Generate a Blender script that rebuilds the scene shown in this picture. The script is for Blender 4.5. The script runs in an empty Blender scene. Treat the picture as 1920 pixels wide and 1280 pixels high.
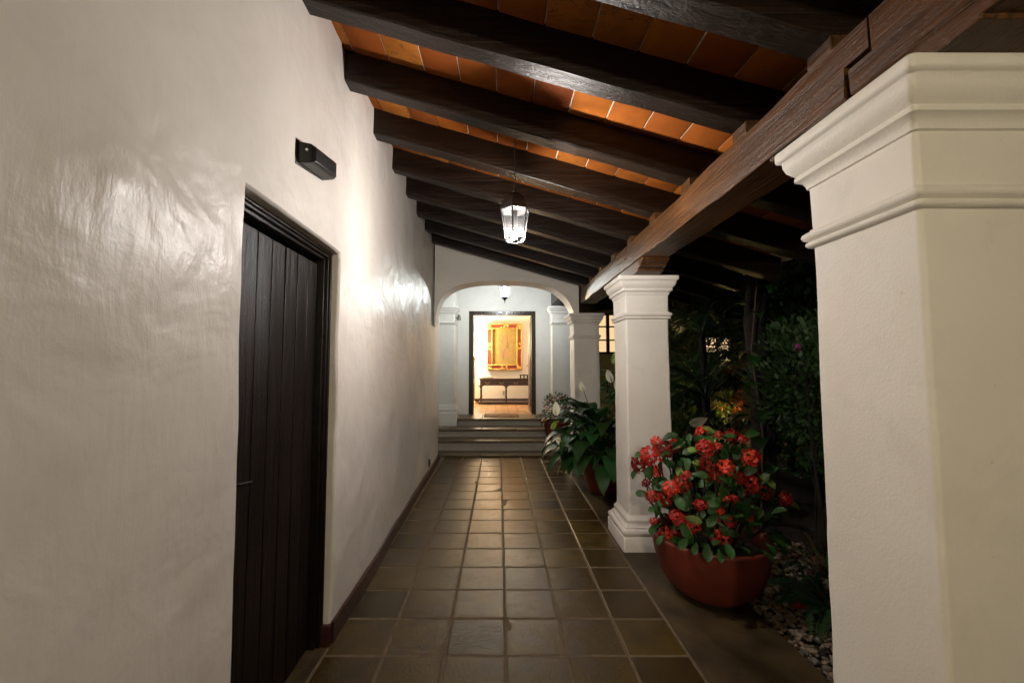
import bpy, math, random
from mathutils import Vector, Matrix, noise
R = math.radians
random.seed(7)
scene = bpy.context.scene
col = scene.collection

# ---------------------------------------------------------------- camera, sky, light, exposure
cam_d = bpy.data.cameras.new('camera')
cam = bpy.data.objects.new('camera', cam_d); col.objects.link(cam)
cam_d.sensor_width = 36.0
cam_d.lens = 776.0 / 1920.0 * 36.0
cam_d.shift_x = 24.0 / 1920.0
cam_d.clip_start = 0.05; cam_d.clip_end = 600
cam.location = (0, 0, 1.45)
cam.rotation_euler = (R(90) + math.atan2(48, 776), 0, 0)
scene.camera = cam

world = bpy.data.worlds.new('World'); scene.world = world; world.use_nodes = True
wn = world.node_tree.nodes; wl = world.node_tree.links
sky = wn.new('ShaderNodeTexSky'); sky.sky_type = 'NISHITA'; sky.sun_disc = False
sky.sun_elevation = R(-8.0); sky.sun_rotation = R(60)
wl.new(sky.outputs[0], wn['Background'].inputs[0]); wn['Background'].inputs[1].default_value = 0.01

moon_d = bpy.data.lights.new('moon', 'SUN'); moon_d.energy = 0.004; moon_d.angle = R(0.5); moon_d.color = (0.8, 0.88, 1)
moon = bpy.data.objects.new('moon', moon_d); col.objects.link(moon); moon.rotation_euler = (R(40), 0, R(60))

scene.view_settings.view_transform = 'Standard'; scene.view_settings.look = 'None'
scene.view_settings.exposure = 0.3; scene.view_settings.gamma = 1.0
scene.view_settings.use_curve_mapping = False
cy = scene.cycles
cy.use_denoising = True; cy.max_bounces = 7; cy.diffuse_bounces = 4; cy.glossy_bounces = 3
cy.transparent_max_bounces = 16; cy.sample_clamp_indirect = 8.0; cy.blur_glossy = 0.5
cy.caustics_reflective = False; cy.caustics_refractive = False

LANTERN_A = ((1.0, 0.915, 0.86), 3450)      # lantern over the passage
LANTERN_B = ((0.95, 1.0, 0.96), 3300)         # lantern in the vestibule
LANTERN_C = ((1.0, 0.87, 0.62), 660)        # lantern farther back along the passage
ROOM_LAMP = ((1.0, 0.79, 0.53), 800)
GARDEN_LAMP = ((1.0, 0.72, 0.25), 1400)

# ---------------------------------------------------------------- material helpers
def new_mat(name):
    m = bpy.data.materials.new(name); m.use_nodes = True
    return m, m.node_tree.nodes, m.node_tree.links, m.node_tree.nodes['Principled BSDF']

def coords(n, l, scale=(1, 1, 1), rot=(0, 0, 0), kind='Object'):
    tc = n.new('ShaderNodeTexCoord'); mp = n.new('ShaderNodeMapping')
    mp.inputs['Scale'].default_value = scale; mp.inputs['Rotation'].default_value = rot
    l.new(tc.outputs[kind], mp.inputs['Vector']); return mp.outputs['Vector']

def noise_tex(n, l, vec, scale, detail=4, rough=0.55, dist=0.0):
    t = n.new('ShaderNodeTexNoise'); t.inputs['Scale'].default_value = scale
    t.inputs['Detail'].default_value = detail; t.inputs['Roughness'].default_value = rough
    t.inputs['Distortion'].default_value = dist
    l.new(vec, t.inputs['Vector']); return t.outputs['Fac']

def ramp(n, l, fac, stops):
    r = n.new('ShaderNodeValToRGB'); e = r.color_ramp.elements
    while len(e) < len(stops): e.new(0.5)
    for k, (p, c) in enumerate(stops):
        e[k].position = p; e[k].color = c if len(c) == 4 else (*c, 1)
    l.new(fac, r.inputs['Fac']); return r.outputs['Color']

def maprange(n, l, fac, a, b, c, d):
    m = n.new('ShaderNodeMapRange'); l.new(fac, m.inputs['Value'])
    for k, v in zip(('From Min', 'From Max', 'To Min', 'To Max'), (a, b, c, d)): m.inputs[k].default_value = v
    return m.outputs['Result']

def math_node(n, l, op, a, b):
    m = n.new('ShaderNodeMath'); m.operation = op
    for k, v in enumerate((a, b)):
        if isinstance(v, (int, float)): m.inputs[k].default_value = v
        else: l.new(v, m.inputs[k])
    return m.outputs[0]

def mixcol(n, l, fac, a, b, mode='MIX'):
    m = n.new('ShaderNodeMix'); m.data_type = 'RGBA'; m.blend_type = mode
    for k, v in ((0, fac), (6, a), (7, b)):
        if isinstance(v, (int, float)): m.inputs[k].default_value = v
        elif isinstance(v, tuple): m.inputs[k].default_value = v if len(v) == 4 else (*v, 1)
        else: l.new(v, m.inputs[k])
    return m.outputs[2]

def bump(n, l, bsdf, height, strength, dist, prev=None):
    b = n.new('ShaderNodeBump'); b.inputs['Strength'].default_value = strength
    b.inputs['Distance'].default_value = dist; l.new(height, b.inputs['Height'])
    if prev is not None: l.new(prev, b.inputs['Normal'])
    l.new(b.outputs['Normal'], bsdf.inputs['Normal']); return b.outputs['Normal']

def obj_random(n):
    return n.new('ShaderNodeObjectInfo').outputs['Random']

M = {}
def plaster(name, c1, c2, rough, glossy_bump, fine=0.25, streak=0.0):
    m, n, l, b = new_mat(name)
    v = coords(n, l)
    big = noise_tex(n, l, v, 1.3, 5, 0.6, 0.4)
    c = ramp(n, l, big, [(0.3, c1), (0.72, c2)])
    bl = noise_tex(n, l, v, 4.5, 6, 0.65, 0.6)
    c = mixcol(n, l, maprange(n, l, bl, 0.52, 0.78, 0, 0.30), c, tuple(q * 0.72 for q in c1))
    spots = noise_tex(n, l, v, 38, 2, 0.5)
    c = mixcol(n, l, maprange(n, l, spots, 0.74, 0.80, 0, 0.25), c, (0.30, 0.24, 0.18))
    l.new(c, b.inputs['Base Color'])
    rn = noise_tex(n, l, v, 7, 5, 0.6)
    l.new(maprange(n, l, noise_tex(n, l, v, 2.6, 5, 0.65, 0.8) if streak else rn, 0.3, 0.7, rough - 0.06, rough + 0.12), b.inputs['Roughness'])
    p = None
    if glossy_bump:
        warp = noise_tex(n, l, v, 3.2, 3, 0.5, 0.5)
        p = bump(n, l, b, warp, glossy_bump, 0.035, p)
        sv = coords(n, l, (1, 9, 2.0), (R(30), 0, 0))
        st = noise_tex(n, l, sv, 1.5, 5, 0.62, 0.5)
        p = bump(n, l, b, st, glossy_bump * 0.55, 0.010, p)
        b.inputs['Specular IOR Level'].default_value = 0.34
        if streak:
            wr = noise_tex(n, l, coords(n, l, (1, 1.5, 0.8), (R(35), 0, 0)), 5.5, 4, 0.55, 1.0)
            p = bump(n, l, b, wr, streak, 0.026, p)
            p = bump(n, l, b, noise_tex(n, l, v, 12, 6, 0.6, 0.4), 0.11, 0.012, p)
            b.inputs['Specular IOR Level'].default_value = 0.28
    g = noise_tex(n, l, v, 120, 3, 0.6)
    p = bump(n, l, b, g, fine, 0.003, p)
    M[name] = m
plaster('wall_paint', (0.66, 0.61, 0.555), (0.77, 0.73, 0.68), 0.34, 0.58, 0.18, 0.13)
plaster('arch_paint', (0.70, 0.66, 0.62), (0.76, 0.72, 0.68), 0.5, 0.25, 0.30)
plaster('pillar_paint', (0.72, 0.67, 0.61), (0.79, 0.75, 0.70), 0.62, 0.12, 0.40)
plaster('house_paint', (0.74, 0.73, 0.71), (0.80, 0.79, 0.77), 0.6, 0.15, 0.35)
plaster('room_paint', (0.72, 0.66, 0.58), (0.78, 0.72, 0.64), 0.6, 0.1, 0.3)
plaster('riser_paint', (0.36, 0.335, 0.31), (0.47, 0.44, 0.41), 0.6, 0.1, 0.3)
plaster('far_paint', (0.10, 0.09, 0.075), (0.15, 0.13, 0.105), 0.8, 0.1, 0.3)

def wood(name, dark, light, rough, axis, scale=1.0, strength=0.5, coat=0.0, spec=0.5):
    m, n, l, b = new_mat(name)
    s = [26, 26, 26]; s[axis] = 1.1
    v = coords(n, l, tuple(x * scale for x in s))
    g = noise_tex(n, l, v, 1.0, 6, 0.65, 0.8)
    v2 = coords(n, l)
    big = noise_tex(n, l, v2, 2.5, 3)
    c = ramp(n, l, g, [(0.28, dark), (0.75, light)])
    c = mixcol(n, l, maprange(n, l, big, 0.3, 0.75, 0.0, 0.55), c, dark)
    l.new(c, b.inputs['Base Color'])
    l.new(maprange(n, l, g, 0.3, 0.7, rough - 0.07, rough + 0.10), b.inputs['Roughness'])
    p = bump(n, l, b, g, strength, 0.006)
    fine = noise_tex(n, l, coords(n, l), 70, 4, 0.6)
    bump(n, l, b, fine, strength * 0.5, 0.004, p)
    b.inputs['Specular IOR Level'].default_value = spec; b.inputs['Coat Weight'].default_value = coat; b.inputs['Coat Roughness'].default_value = 0.25
    M[name] = m
wood('joist_wood', (0.003, 0.0018, 0.001), (0.024, 0.0105, 0.0042), 0.38, 0, 1.4, 1.0, 0, 0.32)
wood('purlin_wood', (0.018, 0.007, 0.0022), (0.175, 0.068, 0.017), 0.40, 1, 1.5, 1.0, 0, 0.3)
wood('door_wood', (0.0022, 0.0013, 0.0011), (0.020, 0.0088, 0.0068), 0.42, 2, 1.2, 0.9, 0, 0.3)
wood('frame_wood', (0.003, 0.0015, 0.001), (0.016, 0.006, 0.0035), 0.34, 1, 1.0, 0.5, 0, 0.35)
wood('table_wood', (0.020, 0.009, 0.005), (0.070, 0.030, 0.014), 0.33, 0, 1.0, 0.3)
wood('house_door_wood', (0.010, 0.006, 0.004), (0.035, 0.018, 0.011), 0.30, 2, 1.0, 0.3)

def ceiling_tile_mat():
    m, n, l, b = new_mat('ceiling_tile')
    rnd = obj_random(n); v = coords(n, l)
    off = n.new('ShaderNodeVectorMath'); off.operation = 'ADD'
    cb = n.new('ShaderNodeCombineXYZ'); l.new(math_node(n, l, 'MULTIPLY', rnd, 37.0), cb.inputs[0]); l.new(math_node(n, l, 'MULTIPLY', rnd, 91.0), cb.inputs[1])
    l.new(v, off.inputs[0]); l.new(cb.outputs[0], off.inputs[1]); v = off.outputs[0]
    base = ramp(n, l, rnd, [(0.0, (0.20, 0.048, 0.006)), (0.3, (0.33, 0.096, 0.010)), (0.5, (0.22, 0.055, 0.007)), (0.75, (0.36, 0.125, 0.018)), (1.0, (0.15, 0.032, 0.005))])
    blot = noise_tex(n, l, v, 9, 5, 0.6)
    c = mixcol(n, l, maprange(n, l, blot, 0.45, 0.75, 0, 0.55), base, (0.135, 0.034, 0.006))
    crackv = n.new('ShaderNodeMapping'); l.new(v, crackv.inputs[0]); crackv.inputs['Scale'].default_value = (4, 16, 4)
    w = noise_tex(n, l, crackv.outputs[0], 1.0, 3, 0.6, 1.2)
    line = math_node(n, l, 'ABSOLUTE', math_node(n, l, 'SUBTRACT', w, 0.5), 0)
    crk = maprange(n, l, line, 0.0, 0.014, 1.0, 0.0)
    crk = math_node(n, l, 'MULTIPLY', crk, maprange(n, l, rnd, 0.52, 0.60, 0, 0.9))
    c = mixcol(n, l, crk, c, (0.035, 0.02, 0.012))
    l.new(c, b.inputs['Base Color']); b.inputs['Roughness'].default_value = 0.7; b.inputs['Specular IOR Level'].default_value = 0.15
    bump(n, l, b, noise_tex(n, l, v, 60, 3), 0.4, 0.003)
    M['ceiling_tile'] = m
ceiling_tile_mat()

def floor_tile_mat():
    m, n, l, b = new_mat('floor_tile')
    rnd = obj_random(n); v = coords(n, l)
    off = n.new('ShaderNodeVectorMath'); off.operation = 'ADD'
    cb = n.new('ShaderNodeCombineXYZ'); l.new(math_node(n, l, 'MULTIPLY', rnd, 53.0), cb.inputs[0]); l.new(math_node(n, l, 'MULTIPLY', rnd, 17.0), cb.inputs[1])
    l.new(v, off.inputs[0]); l.new(cb.outputs[0], off.inputs[1]); v = off.outputs[0]
    base = ramp(n, l, rnd, [(0, (0.040, 0.0255, 0.0075)), (0.25, (0.098, 0.062, 0.017)), (0.5, (0.054, 0.034, 0.010)), (0.8, (0.118, 0.075, 0.020)), (1, (0.032, 0.021, 0.0065))])
    blot = noise_tex(n, l, v, 6, 6, 0.62, 0.0)
    c = mixcol(n, l, maprange(n, l, blot, 0.38, 0.75, 0, 0.75), base, (0.026, 0.019, 0.009))
    pit = noise_tex(n, l, v, 75, 5, 0.7)
    c = mixcol(n, l, maprange(n, l, pit, 0.64, 0.72, 0, 0.7), c, (0.03, 0.024, 0.018))
    l.new(c, b.inputs['Base Color'])
    l.new(maprange(n, l, blot, 0.3, 0.7, 0.14, 0.25), b.inputs['Roughness'])
    p = bump(n, l, b, noise_tex(n, l, v, 16, 5, 0.65, 0.2), 0.20, 0.005); b.inputs['Specular IOR Level'].default_value = 0.30; b.inputs['Specular Tint'].default_value = (1.0, 0.78, 0.48, 1)  # warm specular tint puts the lit room's gold into the floor reflections
    bump(n, l, b, pit, 0.6, 0.0040, p)
    M['floor_tile'] = m
floor_tile_mat()

def simple(name, c1, c2, rough, scale=12, bstr=0.3, bdist=0.004, metal=0.0, spec=0.5, detail=5):
    m, n, l, b = new_mat(name); v = coords(n, l)
    f = noise_tex(n, l, v, scale, detail, 0.6)
    l.new(ramp(n, l, f, [(0.3, c1), (0.7, c2)]), b.inputs['Base Color'])
    l.new(maprange(n, l, f, 0.3, 0.7, max(rough - 0.06, 0.02), rough + 0.06), b.inputs['Roughness'])
    b.inputs['Metallic'].default_value = metal; b.inputs['Specular IOR Level'].default_value = spec
    if bstr: bump(n, l, b, noise_tex(n, l, v, scale * 5, 4, 0.6), bstr, bdist)
    M[name] = m; return m
simple('mortar', (0.075, 0.051, 0.025), (0.165, 0.115, 0.058), 0.75, 20, 0.5)
simple('roof_mortar', (0.55, 0.46, 0.36), (0.68, 0.58, 0.46), 0.85, 20, 0.5)
simple('concrete', (0.012, 0.008, 0.0035), (0.095, 0.064, 0.028), 0.5, 2.6, 0.9, 0.006, 0, 0.35, 10)
simple('stone_tread', (0.085, 0.060, 0.034), (0.15, 0.108, 0.062), 0.34, 5, 0.4, 0.003)
simple('red_skirting', (0.034, 0.010, 0.006), (0.062, 0.018, 0.010), 0.4, 8, 0.3)
simple('soil', (0.020, 0.014, 0.009), (0.045, 0.032, 0.020), 0.95, 9, 0.9, 0.03)
simple('terracotta', (0.110, 0.016, 0.008), (0.165, 0.026, 0.012), 0.55, 6, 0.35, 0.003)
def stain_pot():
    m = M['terracotta']; n = m.node_tree.nodes; l = m.node_tree.links; b = n['Principled BSDF']
    src = b.inputs['Base Color'].links[0].from_socket; v = coords(n, l, (1, 1, 0.55))
    st_ = noise_tex(n, l, v, 5.5, 8, 0.72, 0.7)
    l.new(mixcol(n, l, maprange(n, l, st_, 0.52, 0.72, 0, 0.55), src, (0.055, 0.012, 0.008)), b.inputs['Base Color'])
stain_pot()
simple('black_metal', (0.010, 0.010, 0.011), (0.020, 0.019, 0.018), 0.38, 30, 0.2, 0.001)
simple('green_metal', (0.10, 0.11, 0.09), (0.16, 0.17, 0.14), 0.45, 30, 0.3, 0.001, 0.6)
simple('black_plastic', (0.005, 0.005, 0.005), (0.010, 0.010, 0.010), 0.4, 40, 0.1, 0.001)
simple('steel', (0.022, 0.021, 0.02), (0.05, 0.048, 0.045), 0.5, 60, 0.1, 0.001, 1.0)
simple('bronze', (0.30, 0.20, 0.09), (0.45, 0.31, 0.14), 0.35, 40, 0.1, 0.001, 1.0)
simple('gold_leaf', (0.42, 0.22, 0.045), (0.75, 0.46, 0.13), 0.38, 22, 0.8, 0.01, 0.55)
simple('frame_red', (0.20, 0.030, 0.014), (0.30, 0.050, 0.022), 0.45, 14, 0.3)
simple('coir_mat', (0.12, 0.06, 0.022), (0.24, 0.125, 0.05), 0.95, 60, 1.0, 0.01)
simple('room_tile', (0.26, 0.125, 0.050), (0.38, 0.20, 0.085), 0.30, 3, 0.2)
simple('cream_plastic', (0.50, 0.46, 0.36), (0.56, 0.51, 0.41), 0.4, 30, 0.0)
simple('white_plastic', (0.75, 0.75, 0.73), (0.8, 0.8, 0.78), 0.4, 30, 0.0)
simple('paper', (0.45, 0.40, 0.32), (0.55, 0.50, 0.42), 0.8, 30, 0.1)
simple('leather', (0.08, 0.03, 0.02), (0.12, 0.05, 0.03), 0.5, 30, 0.2)
simple('bark', (0.011, 0.008, 0.005), (0.032, 0.023, 0.015), 0.9, 14, 1.0, 0.03)
simple('dry_stalk', (0.06, 0.04, 0.022), (0.10, 0.07, 0.04), 0.8, 14, 0.4)
simple('roof_clay', (0.24, 0.09, 0.045), (0.34, 0.14, 0.07), 0.8, 8, 0.5)

def leaf_mat(name, c1, c2, rough=0.35, trans=0.25, spec=0.5, hue=0.015):
    m, n, l, b = new_mat(name)
    rnd = obj_random(n); v = coords(n, l)
    f = noise_tex(n, l, v, 14, 4)
    c = ramp(n, l, f, [(0.3, c1), (0.7, c2)])
    hsv = n.new('ShaderNodeHueSaturation'); l.new(c, hsv.inputs['Color'])
    l.new(maprange(n, l, rnd, 0, 1, 0.65, 1.35), hsv.inputs['Value']); l.new(maprange(n, l, rnd, 0, 1, 0.5 - hue, 0.5 + hue), hsv.inputs['Hue'])
    l.new(hsv.outputs[0], b.inputs['Base Color'])
    b.inputs['Roughness'].default_value = rough; b.inputs['Specular IOR Level'].default_value = spec
    tr = n.new('ShaderNodeBsdfTranslucent'); l.new(hsv.outputs[0], tr.inputs['Color'])
    mx = n.new('ShaderNodeMixShader'); mx.inputs[0].default_value = trans
    l.new(b.outputs[0], mx.inputs[1]); l.new(tr.outputs[0], mx.inputs[2])
    l.new(mx.outputs[0], n['Material Output'].inputs['Surface'])
    bump(n, l, b, noise_tex(n, l, coords(n, l, (3, 40, 3)), 1.0, 3), 0.25, 0.004)
    M[name] = m
leaf_mat('spurge_leaf', (0.020, 0.065, 0.011), (0.038, 0.105, 0.018), 0.48, 0.22, 0.4)
leaf_mat('young_leaf', (0.14, 0.24, 0.04), (0.20, 0.30, 0.06), 0.45)
leaf_mat('lily_leaf', (0.014, 0.052, 0.011), (0.026, 0.082, 0.017), 0.48, 0.2, 0.3)
leaf_mat('garden_leaf', (0.026, 0.070, 0.018), (0.050, 0.110, 0.028), 0.5)
leaf_mat('palm_leaf', (0.030, 0.080, 0.026), (0.050, 0.110, 0.036), 0.45)
leaf_mat('bright_leaf', (0.10, 0.15, 0.025), (0.19, 0.21, 0.04), 0.5)
leaf_mat('red_leaf', (0.24, 0.035, 0.015), (0.34, 0.07, 0.02), 0.5)
leaf_mat('brown_leaf', (0.10, 0.060, 0.028), (0.17, 0.105, 0.05), 0.7)
leaf_mat('petal_red', (0.62, 0.026, 0.018), (0.80, 0.085, 0.050), 0.5, 0.3, 0.5, 0.004)
leaf_mat('petal_dark', (0.28, 0.012, 0.008), (0.38, 0.030, 0.014), 0.55, 0.3, 0.5, 0.004)  # same petals in a darker red
leaf_mat('petal_pink', (0.62, 0.20, 0.13), (0.72, 0.34, 0.26), 0.5, 0.3)
leaf_mat('petal_magenta', (0.55, 0.06, 0.40), (0.65, 0.12, 0.50), 0.5, 0.3)
leaf_mat('spathe', (0.68, 0.66, 0.54), (0.78, 0.76, 0.66), 0.5, 0.3)
leaf_mat('spadix', (0.45, 0.42, 0.16), (0.55, 0.52, 0.22), 0.6, 0.1)

def emit(name, colr, strength):
    m = bpy.data.materials.new(name); m.use_nodes = True; n = m.node_tree.nodes; l = m.node_tree.links
    n.remove(n['Principled BSDF']); e = n.new('ShaderNodeEmission'); e.inputs[0].default_value = (*colr, 1); e.inputs[1].default_value = strength
    l.new(e.outputs[0], n['Material Output'].inputs[0]); M[name] = m
emit('bulb_a', *LANTERN_A); emit('bulb_b', *LANTERN_B); emit('bulb_c', *LANTERN_C)
emit('room_bulb', *ROOM_LAMP); emit('garden_bulb', *GARDEN_LAMP)
emit('lit_pane', (1.0, 0.66, 0.33), 0.85)

def thin_glass(name, tint, rough):
    m = bpy.data.materials.new(name); m.use_nodes = True; n = m.node_tree.nodes; l = m.node_tree.links
    n.remove(n['Principled BSDF']); t = n.new('ShaderNodeBsdfTransparent'); t.inputs[0].default_value = (*tint, 1)
    g = n.new('ShaderNodeBsdfGlossy'); g.inputs['Roughness'].default_value = rough
    f = n.new('ShaderNodeLayerWeight'); f.inputs[0].default_value = 0.5
    fp_ = n.new('ShaderNodeMath'); fp_.operation = 'POWER'; fp_.inputs[1].default_value = 5.0; l.new(f.outputs['Facing'], fp_.inputs[0])
    fq_ = n.new('ShaderNodeMath'); fq_.operation = 'MULTIPLY_ADD'; fq_.inputs[1].default_value = 0.6; fq_.inputs[2].default_value = 0.04; l.new(fp_.outputs[0], fq_.inputs[0])
    mx = n.new('ShaderNodeMixShader'); l.new(fq_.outputs[0], mx.inputs[0]); l.new(t.outputs[0], mx.inputs[1]); l.new(g.outputs[0], mx.inputs[2])
    q = n.new('ShaderNodeBsdfTranslucent'); m2 = n.new('ShaderNodeMixShader'); m2.inputs[0].default_value = 0.0014
    l.new(mx.outputs[0], m2.inputs[1]); l.new(q.outputs[0], m2.inputs[2])
    l.new(m2.outputs[0], n['Material Output'].inputs[0]); M[name] = m
thin_glass('lamp_glass', (0.97, 0.98, 0.98), 0.08)
def bloom_glass_mat():  # translucent mix whitens the panes, standing in for bloom around the bulb
    m = bpy.data.materials.new('bloom_glass'); m.use_nodes = True; n = m.node_tree.nodes; l = m.node_tree.links
    n.remove(n['Principled BSDF']); t = n.new('ShaderNodeBsdfTransparent'); q = n.new('ShaderNodeBsdfTranslucent'); q.inputs[0].default_value = (0.95, 0.95, 0.95, 1)
    mx = n.new('ShaderNodeMixShader'); mx.inputs[0].default_value = 0.35; l.new(t.outputs[0], mx.inputs[1]); l.new(q.outputs[0], mx.inputs[2])
    l.new(mx.outputs[0], n['Material Output'].inputs[0]); M['bloom_glass'] = m
bloom_glass_mat()
simple('dark_pane', (0.012, 0.012, 0.014), (0.02, 0.02, 0.022), 0.08, 5, 0.0)

def picture_mat():
    # a plain devotional-toned panel: ochre ground, pale oval, soft upright colour field
    m, n, l, b = new_mat('old_canvas')
    tc = n.new('ShaderNodeTexCoord'); v = coords(n, l)
    sx = n.new('ShaderNodeSeparateXYZ'); l.new(v, sx.inputs[0])
    wob = noise_tex(n, l, v, 6, 4)
    x = math_node(n, l, 'ADD', sx.outputs[0], math_node(n, l, 'MULTIPLY', math_node(n, l, 'SUBTRACT', wob, 0.5), 0.10))
    mot = noise_tex(n, l, v, 10, 5)
    c = ramp(n, l, mot, [(0.3, (0.24, 0.165, 0.035)), (0.7, (0.33, 0.235, 0.06))])
    band = math_node(n, l, 'ABSOLUTE', x, 0)
    hgt = math_node(n, l, 'ABSOLUTE', sx.outputs[2], 0)
    fld = noise_tex(n, l, coords(n, l, (7, 1, 2.6)), 1.0, 3, 0.5, 0.6)
    cols = ramp(n, l, fld, [(0.30, (0.09, 0.10, 0.045)), (0.44, (0.20, 0.16, 0.05)), (0.52, (0.34, 0.16, 0.07)), (0.66, (0.12, 0.12, 0.06))])
    msk = math_node(n, l, 'MULTIPLY', maprange(n, l, band, 0.08, 0.19, 1.0, 0), maprange(n, l, hgt, 0.28, 0.46, 1, 0))
    c = mixcol(n, l, msk, c, cols)
    l.new(c, b.inputs['Base Color']); b.inputs['Roughness'].default_value = 0.55
    M['old_canvas'] = m
picture_mat()

# ---------------------------------------------------------------- mesh helpers
def tag(o, label, cat, group=None):
    o['label'] = label; o['category'] = cat
    if group: o['group'] = group
    return o

def empty(name, loc=(0, 0, 0)):
    o = bpy.data.objects.new(name, None); col.objects.link(o); o.location = loc; return o

class MB:
    def __init__(s): s.v = []; s.f = []
    def quad(s, a, b, c, d):
        k = len(s.v); s.v += [a, b, c, d]; s.f.append((k, k + 1, k + 2, k + 3))
    def box(s, x0, x1, y0, y1, z0, z1):
        k = len(s.v)
        s.v += [(x0, y0, z0), (x1, y0, z0), (x1, y1, z0), (x0, y1, z0), (x0, y0, z1), (x1, y0, z1), (x1, y1, z1), (x0, y1, z1)]
        s.f += [tuple(k + i for i in q) for q in ((3, 2, 1, 0), (4, 5, 6, 7), (0, 1, 5, 4), (1, 2, 6, 5), (2, 3, 7, 6), (3, 0, 4, 7))]
        return s
    def rings(s, rings, cap0=True, cap1=True, closed=True):
        k = len(s.v); m = len(rings[0])
        for r in rings: s.v += [tuple(p) for p in r]
        for i in range(len(rings) - 1):
            for j in range(m if closed else m - 1):
                j2 = (j + 1) % m
                s.f.append((k + i * m + j, k + i * m + j2, k + (i + 1) * m + j2, k + (i + 1) * m + j))
        if cap0: s.f.append(tuple(k + j for j in reversed(range(m))))
        if cap1: s.f.append(tuple(k + (len(rings) - 1) * m + j for j in range(m)))
        return s
    def lathe(s, prof, n=24, c=(0, 0, 0), sx=1.0, rot=0.0, cap0=True, cap1=True):
        return s.rings([[(c[0] + r * math.cos(rot + 2 * math.pi * j / n) * sx, c[1] + r * math.sin(rot + 2 * math.pi * j / n), c[2] + z) for j in range(n)] for r, z in prof], cap0, cap1)
    def tube(s, pts, rad, n=6):
        pts = [Vector(p) for p in pts]; rings = []
        if not isinstance(rad, (list, tuple)): rad = [rad] * len(pts)
        for i, p in enumerate(pts):
            t = (pts[min(i + 1, len(pts) - 1)] - pts[max(i - 1, 0)]).normalized()
            a = t.cross(Vector((0.31, 0.22, 0.93)) if abs(t.z) < 0.9 else Vector((1, 0, 0.1))).normalized(); b = t.cross(a)
            rings.append([p + (a * math.cos(2 * math.pi * j / n) + b * math.sin(2 * math.pi * j / n)) * rad[i] for j in range(n)])
        return s.rings(rings)
    def prism_x(s, poly, x0, x1):      # polygon in (y, z) carried from x0 to x1
        return s.rings([[(x0, y, z) for y, z in poly], [(x1, y, z) for y, z in poly]])
    def prism_y(s, poly, y0, y1):
        return s.rings([[(x, y0, z) for x, z in poly], [(x, y1, z) for x, z in poly]])
    def mesh(s, name, mat, smooth=40, jitter=0.0, fix=False):
        v = s.v
        if jitter: v = [tuple(Vector(p) + noise.noise_vector(Vector(p) * 3.1) * jitter) for p in v]
        me = bpy.data.meshes.new(name); me.from_pydata([tuple(p) for p in v], [], s.f)
        me.materials.append(M[mat])
        if smooth is not None:
            me.polygons.foreach_set('use_smooth', [True] * len(me.polygons)); me.set_sharp_from_angle(angle=R(smooth))
        me.update(); return me
    def build(s, name, mat, parent=None, smooth=40, bevel=0.0, jitter=0.0, loc=None):
        o = link(name, s.mesh(name, mat, smooth, jitter), parent, loc)
        if bevel:
            md = o.modifiers.new('bevel', 'BEVEL'); md.width = bevel; md.segments = 2; md.limit_method = 'ANGLE'; md.angle_limit = R(40)
        return o

def link(name, me, parent=None, loc=None):
    o = bpy.data.objects.new(name, me); col.objects.link(o)
    if parent is not None:
        o.parent = parent; o.matrix_parent_inverse = parent_inv(parent)
    if loc is not None: o.location = loc
    return o

def parent_inv(p):
    m = Matrix.LocRotScale(p.location, p.rotation_euler, p.scale)
    if p.parent is not None: m = parent_world(p.parent) @ p.matrix_parent_inverse @ m
    return m.inverted()
def parent_world(p):
    m = Matrix.LocRotScale(p.location, p.rotation_euler, p.scale)
    if p.parent is not None: m = parent_world(p.parent) @ p.matrix_parent_inverse @ m
    return m

def bx(name, mat, parent, x0, x1, y0, y1, z0, z1, bevel=0.004, jitter=0.0):
    return MB().box(x0, x1, y0, y1, z0, z1).build(name, mat, parent, 40, bevel, jitter)

def square_ring(cx, cy, half, z, r=0.014, n=3, hy=None):
    hy = half if hy is None else hy; pts = []
    for sx, sy, a0 in ((1, 1, 0), (-1, 1, 90), (-1, -1, 180), (1, -1, 270)):
        ts = 0.004
        for k in range(-1, n + 1):
            a = R(a0 + 90 * min(max(k, 0), n - 1) / (n - 1)); px, py = cx + sx * (half - r) + r * math.cos(a), cy + sy * (hy - r) + r * math.sin(a)
            if k == -1: px += math.sin(a) * ts; py -= math.cos(a) * ts
            if k == n: px -= math.sin(a) * ts; py += math.cos(a) * ts
            pts.append((px, py, z))
    return pts

# ---------------------------------------------------------------- ground, passage floor
g = MB(); g.quad((-150, -150, -0.075), (150, -150, -0.075), (150, 150, -0.075), (-150, 150, -0.075))
o = g.build('ground', 'soil', None, None); o['kind'] = 'structure'

def xw(y): return -0.884 - 0.0162 * (y - 2.483)      # face of the passage wall

fl = MB().box(-1.3, 0.9595, -2.6, 7.2, -0.25, -0.0012)
floor = fl.build('floor', 'mortar', None, None); floor['kind'] = 'structure'
bx('border_strip', 'concrete', floor, 0.9605, 1.535, -2.6, 7.2, -0.25, -0.001, 0.006, 0.0)

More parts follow.
